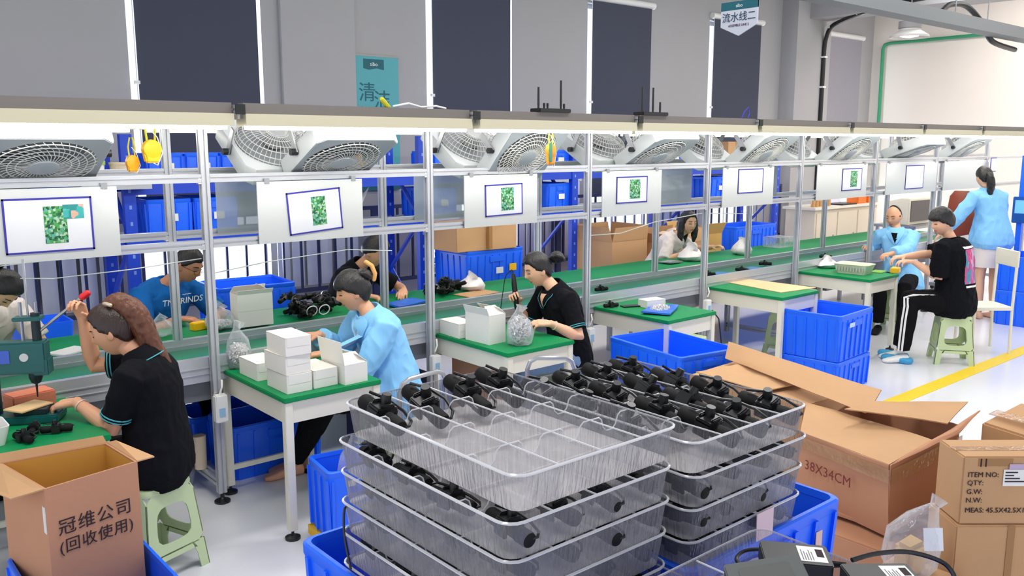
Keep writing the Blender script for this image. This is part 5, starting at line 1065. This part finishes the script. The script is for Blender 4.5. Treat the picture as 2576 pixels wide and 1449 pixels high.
def make_openbox(loc, rz, label, h=.108, lid=.12, grp=None):
    t = thing('open_box', label, 'box', loc, rz, grp); w_, d, th = .143, .235, .002; m = MB()
    m.bx((-w_/2,-d/2,0),(w_/2,-d/2+th,h)); m.bx((-w_/2,d/2-th,0),(w_/2,d/2,h)); m.bx((-w_/2,-d/2+th,0),(-w_/2+th,d/2-th,h)); m.bx((w_/2-th,-d/2+th,0),(w_/2,d/2-th,h)); m.bx((-w_/2+th,-d/2+th,0),(w_/2-th,d/2-th,th)); m.build('body', WBOX, t, smooth=0)
    MB().sheet([(-w_/2,d/2,h),(-w_/2,-d/2,h),(-w_/2-.02,-d/2,h+lid),(-w_/2-.02,d/2,h+lid)],.002).build('lid', WBOX, t, smooth=0)
    MB().sheet([(-w_/2,-d/2,h),(w_/2-.01,-d/2,h),(w_/2-.03,-d/2+.07,h+.05),(-w_/2+.02,-d/2+.07,h+.05)],.002).build('flap', WBOX, t, smooth=0)
    MB().sheet([(w_/2,-d/2,h),(w_/2,d/2,h),(w_/2-.05,d/2-.01,h+.045),(w_/2-.05,-d/2+.01,h+.045)],.002).build('flap', WBOX, t, smooth=0)
    return t
make_openbox((2.32,4.13,.77),.05,'open white box with its lid standing up beside the blue coat',.108,.13,'open white boxes')
make_openbox((3.50,4.36,.77),.05,'tall open white box behind the silver parts bag',.19,.05,'open white boxes')
t = make_openbox((2.37,5.42,.972),1.5,'open white box stacked on another on the rear bench',.108,.03,'open white boxes'); dup(wb, (2.37,5.42,.864), 1.5, 'closed white box under the open one on the rear bench', 'white boxes on the bench tables').scale = (1,1,1.09)
# ------------------------------------------------------------------ bags
BITS = mat('silver_bits', (232,230,228), .25, .3)
def bag(name, label, loc, r, h, cont=.55, m_=None, grp=None):
    t = thing(name, label, 'bag', loc, 0, grp); m = MB()
    m.tube([(0,0,.002),(0,0,.012),(r*.05,0,h*.3),(0,r*.05,h*.6),(-r*.1,0,h*.85),(r*.1,0,h*.93),(r*.2,0,h)],[r*.6,r*.95,r*1.05,r*.85,r*.3,r*.35,r*.5],16,ref=(1,0,0)); me = m.build('film', m_ or BAGM, t, smooth=60)
    for v in me.data.vertices: v.co += v.normal*noise.noise(v.co*30+V(loc))*r*.14
    if cont:
        m = MB(); rb = random.Random(int(loc[0]*100))
        for k in range(520):
            q = V((rb.gauss(0,1),rb.gauss(0,1),rb.gauss(0,1))).normalized()*(.55+.45*rb.random()); hh = h*cont*.5
            m.box((q.x*r*.86,q.y*r*.82,hh+.01+q.z*hh*.97),(.026,.008,.007),rz=rb.random()*6.3,ry=rb.random()*6.3)
        o = m.build('silver_bits', BITS, t, smooth=0); o['kind'] = 'stuff'
    return t
bag('parts_bag','clear bag of small silver screws on the box table corner',(1.98,4.74,.77),.072,.27,.5)
bag('parts_bag','silver bag of small screws on the screwdriver table',(3.60,4.13,.77),.085,.25,.72)
bag('clear_bag','clear empty bag standing left of the white boxes on the rear bench',(2.16,5.45,.862),.09,.16,.25)
bag('white_bag','white plastic bag at the rear bench behind the screwdriver woman',(4.36,5.62,.85),.11,.12,0,mat('bag_white',(226,220,222),.4,bump=.4,bscale=20))
bag('clear_bag','clear bag stuffed in the crate beside the table leg',(2.17,3.78,.32),.09,.24,0)
bag('white_bag','crumpled white bag in front of the long-haired woman',(7.22,5.60,.85),.13,.14,0,mat('bag_white',(226,220,222),.4,bump=.4,bscale=20))
bag('white_bag','white bag standing on the rear bench right of the long-haired woman',(8.05,5.55,.85),.11,.16,0,mat('bag_white',(226,220,222),.4,bump=.4,bscale=20))
bag('white_bag','grey-white bag on the far bench table behind the basket',(8.33,4.70,.77),.11,.09,0,mat('bag_white',(226,220,222),.4,bump=.4,bscale=20))
bag('clear_bag','clear bag of silver foil on the floor under the conveyor',(1.66,5.12,.0),.14,.34,.6)
bag('clear_bag','clear bag beside the sleeve of the blue-shirted man',(1.80,5.48,.862),.07,.13,0)
def flatbag(label, loc, w_, d, m_, bits=True, rz=0):
    t = thing('flat_bag', label, 'bag', loc, rz); n = 8; g = []
    m = MB(); subdiv_panel(m,[V((-w_/2,-d/2,.02)),V((-w_/2,d/2,.02)),V((w_/2,d/2,.02)),V((w_/2,-d/2,.02))],8,.012,loc[0],.012); m.build('film', m_, t, smooth=60)
    if bits:
        mm = MB(); rb = random.Random(5)
        for k in range(160): a = rb.random()*6.3; q = rb.random()**.5; mm.box((q*cos(a)*w_*.32,q*sin(a)*d*.32,.03+.02*(1-q)*rb.random()),(.022,.006,.006),rz=rb.random()*6.3,ry=rb.random()*3)
        o = mm.build('silver_bits', BITS, t, smooth=0); o['kind'] = 'stuff'
flatbag('blue plastic bag lying before the woman in black on the rear bench',(3.58,5.42,.845),.30,.17,mat('bag_blue',(40,104,210),.3,bump=.4,bscale=18),False,.2)
flatbag('blue bag with silver screws on the table left of the cardboard sheet',(5.16,4.27,.765),.36,.22,mat('bag_blue',(40,104,210),.3,bump=.4,bscale=18),True,.5)
flatbag('silver-black antistatic bags on the rear bench left of the white bag',(6.90,5.60,.845),.2,.16,mat('bag_silver',(160,164,170),.25,.5,bump=.6,bscale=25),False)
# ------------------------------------------------------------------ sheets and small things
def slab(name, label, cat, c, d, m_, rz=0, bev=.002, grp=None): return tag(MB().box((0,0,0),d,rz=rz).build(name, m_, origin=None, bev=bev), label, cat, grp)
def put(o, loc): o.location = loc; return o
m = MB(); m.sheet([(6.60,4.13,.7735),(7.06,4.07,.7735),(7.03,4.78,.7735),(6.74,4.87,.7735)],.005); tag(m.build('cardboard_sheet', mat('pale_kraft',(224,190,146),.8,noise_amt=.06), origin=(6.85,4.45,.773), smooth=0), 'pale cardboard sheet covering a bench table', 'cardboard')
put(slab('cardboard_sheet','brown cardboard sheet on the rear bench by the white bag','cardboard',0,(.34,.2,.006),KRAFT,.1),(4.28,5.44,.8545))
put(slab('notebook','white notebook on the rear bench behind the press lever','notebook',0,(.2,.14,.012),WHITE,.5),(1.25,5.42,.857))
put(slab('phone','black phone lying on the box table by the screw bag','phone',0,(.075,.15,.009),BLACK,.6),(2.13,4.62,.7755))
put(slab('yellow_case','small yellow case in front of the blue-shirted man','case',0,(.1,.06,.05),YEL,.2,.004),(2.06,5.55,.876))
put(slab('circuit_board','green circuit board under the hands of the boy','board',0,(.2,.12,.004),mat('pcb_green',(120,176,50),.5),.2),(8.46,4.2,.773))
put(slab('yellow_case','yellow case on the far bench table right of the basket','case',0,(.14,.08,.05),YEL,.3,.005),(8.53,4.06,.796))
put(slab('clear_case','clear plastic case on the rear bench beyond the blue bin','case',0,(.3,.22,.12),BAGM,.0,.004),(9.0,5.7,.91))
put(slab('phone','black phone on the blue bag table next to the white box','phone',0,(.075,.15,.009),BLACK,1.2),(5.13,4.55,.7755))
t = thing('basket', 'cream plastic basket on the far bench table', 'basket', (8.2,4.32,.77), .1); MB().loft([rrect(.2,.28,.03,0),rrect(.25,.34,.04,.09),rrect(.26,.35,.04,.095),rrect(.235,.32,.04,.09),rrect(.185,.26,.03,.008)]).build('body', CREAM, t)
m = MB()
for k in range(10): m.bx((-.126,-.14+.029*k,.03),(-.116,-.125+.029*k,.07))
m.build('slot_pattern', mat('slot_shadow',(180,178,166),.6), t, smooth=0)
rt = random.Random(11)
for k in range(26): put_torch((2.86+rt.uniform(-.17,.17),5.52+rt.uniform(-.14,.12),.875+.045*(k//9)+rt.uniform(0,.012)), 'black clamp torch in the big heap on the rear bench', 'torches heaped left of the woman in black', (rt.uniform(-.5,.5),rt.uniform(-1,1),rt.uniform(0,6.28)))
for k in range(18): put_torch((4.03+rt.uniform(-.2,.18),5.60+rt.uniform(-.1,.08),.875+.042*(k//8)+rt.uniform(0,.012)), 'black clamp torch in the long heap right of the woman in black', 'torches heaped right of the woman in black', (rt.uniform(-.5,.5),rt.uniform(-1,1),rt.uniform(0,6.28)))
for k, (x, y) in enumerate(((2.78,5.37),(2.87,5.36))): tag(MB().tube([(x+.04*cos(q*pi/8),y-.01*sin(q*pi/8),.91+.035*sin(q*pi/8)) for q in range(16)],.004,6,closed=True).build('cable_ring', WHITE, origin=(x,y,.9)), 'white ring leaning on the big heap of torches, '+('left','right')[k]+' one', 'ring', 'white rings on the heap')
for i, (x, y, rz, l) in enumerate(((2.52,5.12,.4,'black clamp torch on the belt behind the white stack'),(6.71,4.98,1,'black clamp torch on the belt behind the cardboard sheet, left one'),(7.2,4.95,.3,'black clamp torch on the belt behind the cardboard sheet, middle one'),(7.75,5.05,.8,'black clamp torch on the belt behind the cardboard sheet, right one'),(5.32,5.05,1.4,'black clamp torch on the belt behind the blue bag table'),(8.75,4.95,.6,'black clamp torch on the belt left of the balding man'))): put_torch((x,y,.827), l, 'torches on the belt', (0,0,rz))
put_torch((4.98,4.62,.79), 'black clamp torch at the back of the blue bag table', 'torches on the bench tables', (0,0,1.3))
for x, y, l in ((6.95,5.02,'left'),(7.5,5.02,'right')): put(slab('blue_card','blue film card on the belt behind the cardboard table, %s one' % l,'card',0,(.2,.14,.004),mat('film_blue',(60,140,200),.3),.2,.001,'blue film cards on the belt'),(x,y,.8075))
# electric screwdriver held by the woman
t = thing('electric_screwdriver', 'black electric screwdriver held upright over the silver bag', 'screwdriver', (3.97,4.585,.8)); o3 = t.location
MB().tube([(3.972,4.583,.87),(3.968,4.585,.90),(3.955,4.598,1.06),(3.95,4.603,1.13)],[.012,.019,.02,.016],14,round_ends=True).build('handle', BLACK, t, origin=o3)
MB().cyl((3.975,4.58,.88),(3.985,4.572,.805),.007,10,.003).build('bit', STEEL, t, origin=o3)
MB().tube(crv([(3.95,4.603,1.14),(3.94,4.61,1.17),(3.91,4.64,1.12),(3.90,4.66,1.0),(3.90,4.69,.85),(3.9,4.7,.78)]),.003,8).build('cord', BLACK, t, origin=o3)
# socket boxes on posts
for k, (x, z) in enumerate(((PX[1],.575),(PX[2],.59),(PX[3],.57),(PX[4],.62))):
    t = thing('socket_box', 'white socket box on the %s front post' % ('first visible','second','third','fourth')[k], 'socket', (x,4.665,z), 0, 'socket boxes on the posts'); MB().box((0,0,0),(.07,.05,.16 if k == 0 else .11)).build('housing', WHITE, t, bev=.006); MB().box((0,-.026,-.02),(.035,.003,.05)).build('face_plate', mat('socket_blue',(150,190,220),.4), t)
    MB().tube([(.0,.0,.08),(.01,-.01,.12),(.02,.01,.16)],.006,6).build('plug_lead', WHITE, t)
tag(MB().tube([(PX[4]+.03,4.63,.58),(PX[4]+.09,4.6,.5),(PX[4]+.11,4.58,.3),(PX[4]+.1,4.55,.01)],.006,8).build('cable', BLACK, origin=(PX[4]+.09,4.6,.3)), 'black cable hanging from the fourth post socket to the floor', 'cable')
# hanging gear
def balancer(loc, label, col=YEL, h=.12):
    t = thing('tool_balancer', label, 'balancer', loc, 0, 'gear hung under the lamp bar'); m = MB(); m.M = MX.Rotation(R(90),4,'X'); m.lathe([(.02,-.03),(.046,-.024),(.05,0),(.046,.024),(.02,.03)],20,(0,0,0)); m.build('drum', col, t)
    m = MB(); m.hull([(-.035,-.024,-h*.6),(.035,-.024,-h*.6),(.035,.024,-h*.6),(-.035,.024,-h*.6),(-.046,-.024,0),(.046,-.024,0),(.046,.024,0),(-.046,.024,0)]); m.build('housing', col, t, bev=.008)
    MB().tube([(-.02,0,.04),(-.025,0,.1),(-.01,0,.16),(.012,0,.16),(.024,0,.1),(.02,0,.04)],.006,6).build('strap', mat('lime_strap',(206,200,30),.5), t)
    MB().tube([(0,-.02,-h*.6),(.02,-.02,-h*.7),(.05,-.02,-.02),(.03,-.01,.06),(0,0,.1)],.003,6).build('cord', WHITE, t)
    return t
balancer((1.56,4.72,2.02),'yellow tool balancer with lime strap hung left of the first post')
balancer((1.485,4.80,1.95),'smaller yellow tool balancer hung left of the bigger one',mat('amber_plastic',(250,170,10),.4),.1).scale = (.7,.7,.8)
t = balancer((2.83,4.73,1.98),'green and yellow meter hung beside the second fan'); t.scale = (.75,.8,.9); MB().box((0,-.03,.0),(.06,.012,.09)).build('face', mat('meter_green',(30,110,60),.4), t, bev=.004)
t = balancer((4.0,4.28,2.0),'orange and green gauge hung in front of the steep fan',mat('gauge_orange',(226,150,40),.4),.16); t.scale = (.75,.75,.95); MB().box((-.028,-.03,-.01),(.035,.012,.13)).build('face', mat('gauge_green',(70,140,120),.4), t, bev=.004)
tag(MB().tube([(4.06+.03*cos(q*pi/6),5.2,1.475+.025*sin(q*pi/6)) for q in range(12)],.009,8,closed=True).build('tape_roll', YEL, origin=(4.06,5.2,1.47)), 'yellow tape ring hung at the rear rail above the brown carton', 'tape')
# routers and small things on the lamp bar
def router(x, ants, label):
    t = thing('router', label, 'router', (x,4.26,2.248)); MB().bx((-.14,-.05,.0),(.14,.05,.025)).build('body', BLACK, t, bev=.004)
    for dx, h in ants: MB().tube([(dx,0,.02),(dx,0,.05),(dx,0,h)],[.006,.008,.007],8).build('antenna', BLACK, t)
router(3.98,[(-.11,.16),(-.06,.06),(-.03,.06),(.09,.21),(.12,.06)],'black router with tall stick antennas on the lamp bar')
router(4.98,[(-.1,.2),(.02,.2),(.1,.1)],'black router with thin antennas on the lamp bar before the grey blind')
tag(MB().tube([(2.72,4.25,2.25),(2.66,4.22,2.29)],.014,8,round_ends=True).build('wire_cap', mat('lime_strap',(206,200,30),.5), origin=(2.72,4.25,2.25)), 'lime green cap sticking up from the lamp bar', 'cap')
tag(MB().tube([(2.75,4.25,2.255),(2.85,4.24,2.275),(2.95,4.26,2.257),(3.05,4.25,2.265),(3.12,4.25,2.253)],.006,8).build('white_cable', WHITE, origin=(2.95,4.25,2.25)), 'white cable lying on the lamp bar by the banner', 'cable')
tag(MB().tube([(6.13,4.28,2.25),(6.17,4.28,2.31),(6.22,4.28,2.34),(6.22,4.27,2.29),(6.2,4.27,2.25)],.006,8).build('cable_loop', NAVYIN, origin=(6.17,4.28,2.25)), 'blue cable loop standing on the lamp bar', 'cable')
tag(MB().cyl((1.80,4.95,.143),(1.80,4.95,.345),.034,20,.038).build('paper_roll', mat('roll_beige',(206,190,168),.7), origin=(1.80,4.95,.143)), 'beige paper roll standing on the foot rail below the first post', 'roll')
tag(MB().tube([(1.0,5.25,1.33),(1.15,5.2,1.32),(1.5,5.0,1.36),(1.8,4.75,1.42)],.003,6).build('white_string', WHITE, origin=(1.5,5,1.36)), 'thin white string strung left of the first post', 'string')
tag(MB().tube([(.3,5.2,1.40),(.8,5.1,1.42),(1.4,5.0,1.46),(1.8,4.74,1.49)],.003,6).build('white_string', WHITE, origin=(1.4,5,1.46)), 'thin white string strung just under the first board', 'string')
tag(MB().tube([(3.33,5.2,1.3),(3.0,5.24,1.33),(2.4,5.22,1.3),(1.85,4.75,1.33)],.003,6).build('white_string', WHITE, origin=(2.4,5.2,1.3)), 'thin white string strung between the first two posts', 'string')
tag(MB().tube([(4.83,4.75,1.34),(5.6,5.1,1.28),(6.24,5.26,1.33),(6.9,5.22,1.38),(7.7,5.26,1.33)],.004,6).build('white_string', WHITE, origin=(6.2,5.2,1.3)), 'white cord strung before the long-haired woman', 'string')
for i, (x, y, w_, h, l) in enumerate(((3.66,4.6,.3,.6,'brown carton standing under the screwdriver table'),(3.2,5.1,.5,.45,'dark carton on the floor under the belt left of the second post'))):
    t = thing('carton', l, 'carton', (x,y,0)); MB().bx((-w_/2,-.15,0),(w_/2,.15,h)).build('body', (KRAFTR, mat('dark_carton',(70,70,96),.7))[i], t, bev=.005); MB().bx((-.025,-.152,h-.1),(.025,.152,h+.002)).build('tape', mat('brown_tape',(160,116,70),.3), t, smooth=0)
# ------------------------------------------------------------------ far right corner
t = thing('cabinet', 'beige low cabinet against the back wall at the far end', 'cabinet', (12.95,7.25,0)); MB().bx((-.95,-.25,.0),(.95,.25,1.05)).build('body', mat('cabinet_beige',(206,194,176),.5), t, bev=.004); MB().bx((-1,-.28,1.05),(1,.28,1.09)).build('worktop', mat('cabinet_top',(222,216,204),.4), t, bev=.004)
for sx in (-.62,0,.62):
    q = MB().bx((sx-.29,-.262,.06),(sx+.29,-.25,1.0)).build('door', mat('cabinet_beige',(206,194,176),.5), t, bev=.003); MB().box((sx+.2,-.27,.6),(.015,.015,.1)).build('handle', STEEL, q)
t = thing('laptop', 'open laptop on the beige cabinet', 'laptop', (13.0,7.15,1.09)); MB().bx((-.22,-.16,0),(.22,.14,.02)).build('base', BLACK, t, bev=.004); MB().sheet([(-.21,.12,.02),(.21,.12,.02),(.21,.2,.28),(-.21,.2,.28)],.012).build('screen', mat('screen_white',(206,206,226),.3), t)
for i, (x, h) in enumerate(((12.1,.16),(12.2,.2),(12.3,.14),(12.42,.19),(12.54,.17))): tag(MB().lathe([(.03,0),(.034,.01),(.034,h*.65),(.012,h*.8),(.012,h)],12,(0,0,0)).build('bottle', mat('bottle_amber',(196,150,100),.3), None), 'small amber bottle on the left of the beige cabinet, '+nth[i]+' of five', 'bottle', 'bottles on the beige cabinet').location = (x,7.1,1.09)
for i, (x, w_) in enumerate(((13.5,.26),(13.8,.2))): put(slab('orange_box','orange box on the beige cabinet, '+('larger one','smaller one at the end'[:11])[i],'box',0,(w_,.2,.14),mat('orange_plastic',(226,112,30),.5),0,.006,'orange boxes on the cabinet'),(x,7.15,1.16))
t = thing('crt_monitor', 'grey boxy monitor on a stand behind the boy', 'monitor', (13.25,6.0,.84)); MB().loft([[(x*a,y,z*b_+.2) for x, z in ((-.36,-.2),(.36,-.2),(.36,.2),(-.36,.2))] for y,a,b_ in ((0,1,1),(.12,1,1),(.45,.6,.6))]).build('casing', CREAM, t, bev=.01); MB().bx((-.3,-.008,.05),(.3,.0,.36)).build('screen', mat('screen_dark',(70,66,66),.25), t)
t = thing('stand', 'steel stand carrying the grey monitor', 'stand', (13.25,6.15,0)); MB().bx((-.42,-.3,.8),(.42,.35,.838)).build('top', STEEL, t)
for sx in (-.38,.38):
    for sy in (-.25,.3): MB().bx((sx-.02,sy-.02,0),(sx+.02,sy+.02,.8)).build('leg', STEEL, t)
t = thing('office_chair', 'reddish brown leather chair behind the boy and the standing woman', 'chair', (12.75,5.25,0)); LE = mat('leather_brown',(128,54,34),.4,bump=.2,bscale=12)
MB().loft([rrect(.5,.5,.08,.46),rrect(.54,.54,.09,.5),rrect(.5,.5,.08,.56)]).build('seat', LE, t, smooth=60)
m = MB(); m.M = MX.Translation((.24,0,.58)) @ MX.Rotation(R(8),4,'Y'); m.loft([[(q[0],q[1],zz) for q in rrect(a,b_,.04,0)] for zz,a,b_ in ((0,.1,.46),(.3,.13,.54),(.72,.11,.5),(.8,.06,.4))]); m.build('backrest', LE, t, smooth=60)
for sy in (-.28,.28): MB().tube([(-.15,sy,.5),(-.18,sy,.7),(.15,sy,.72),(.22,sy,.6)],.025,8).build('armrest', LE, t)
MB().cyl((0,0,.08),(0,0,.46),.03).build('gas_lift', STEEL, t)
for k in range(5): q = MB().tube([(0,0,.1),(.28*cos(k*1.2566),.28*sin(k*1.2566),.07)],[.025,.018],8).build('base_arm', BLACK, t); MB().ball((.28*cos(k*1.2566),.28*sin(k*1.2566),.032),.03,10,8).build('caster', BLACK, q)
t = thing('control_terminal', 'blue touch-screen terminal on a blue post at the right edge', 'terminal', (11.75,4.02,0)); MB().bx((-.03,.03,.0),(.03,.09,1.9)).build('post', BLUE, t); MB().bx((-.06,-.16,1.08),(.0,.14,1.40)).build('housing', mat('terminal_blue',(20,84,170),.4), t, bev=.006)
MB().bx((-.065,-.13,1.2),(-.058,.11,1.36)).build('screen', mat('screen_glow',(90,150,230),.3,emit=1.0), t, smooth=0); m = MB(); m.M = MX.Translation((-.062,-.05,1.14)) @ MX.Rotation(pi/2,4,'Y'); m.lathe([(.022,-.01),(.022,.002),(.012,.004)],14); m.build('button', mat('button_green',(60,220,180),.4,emit=.6), t)
MB().bx((-.2,-.2,0),(.2,.2,.05)).build('base', STEEL, t)
t = thing('terminal_table', 'grey table with tools beside the blue terminal', 'table', (11.5,3.25,0)); MB().bx((-.24,-.5,.82),(.3,.45,.86)).build('tabletop', mat('table_grey',(176,176,178),.4), t, bev=.004)
for sx in (-.2,.26):
    for sy in (-.45,.4): MB().bx((sx-.02,sy-.02,0),(sx+.02,sy+.02,.82)).build('leg', STEEL, t)
t = thing('wall_notice', 'small framed notice hung at the rail end above the standing woman', 'notice', (12.16,4.60,1.775)); MB().bx((-.08,-.006,-.08),(.08,.0,.08)).build('paper', PAPER, t); MB().bx((-.09,.0,-.09),(.09,.006,.09)).build('frame', NAVYIN, t)
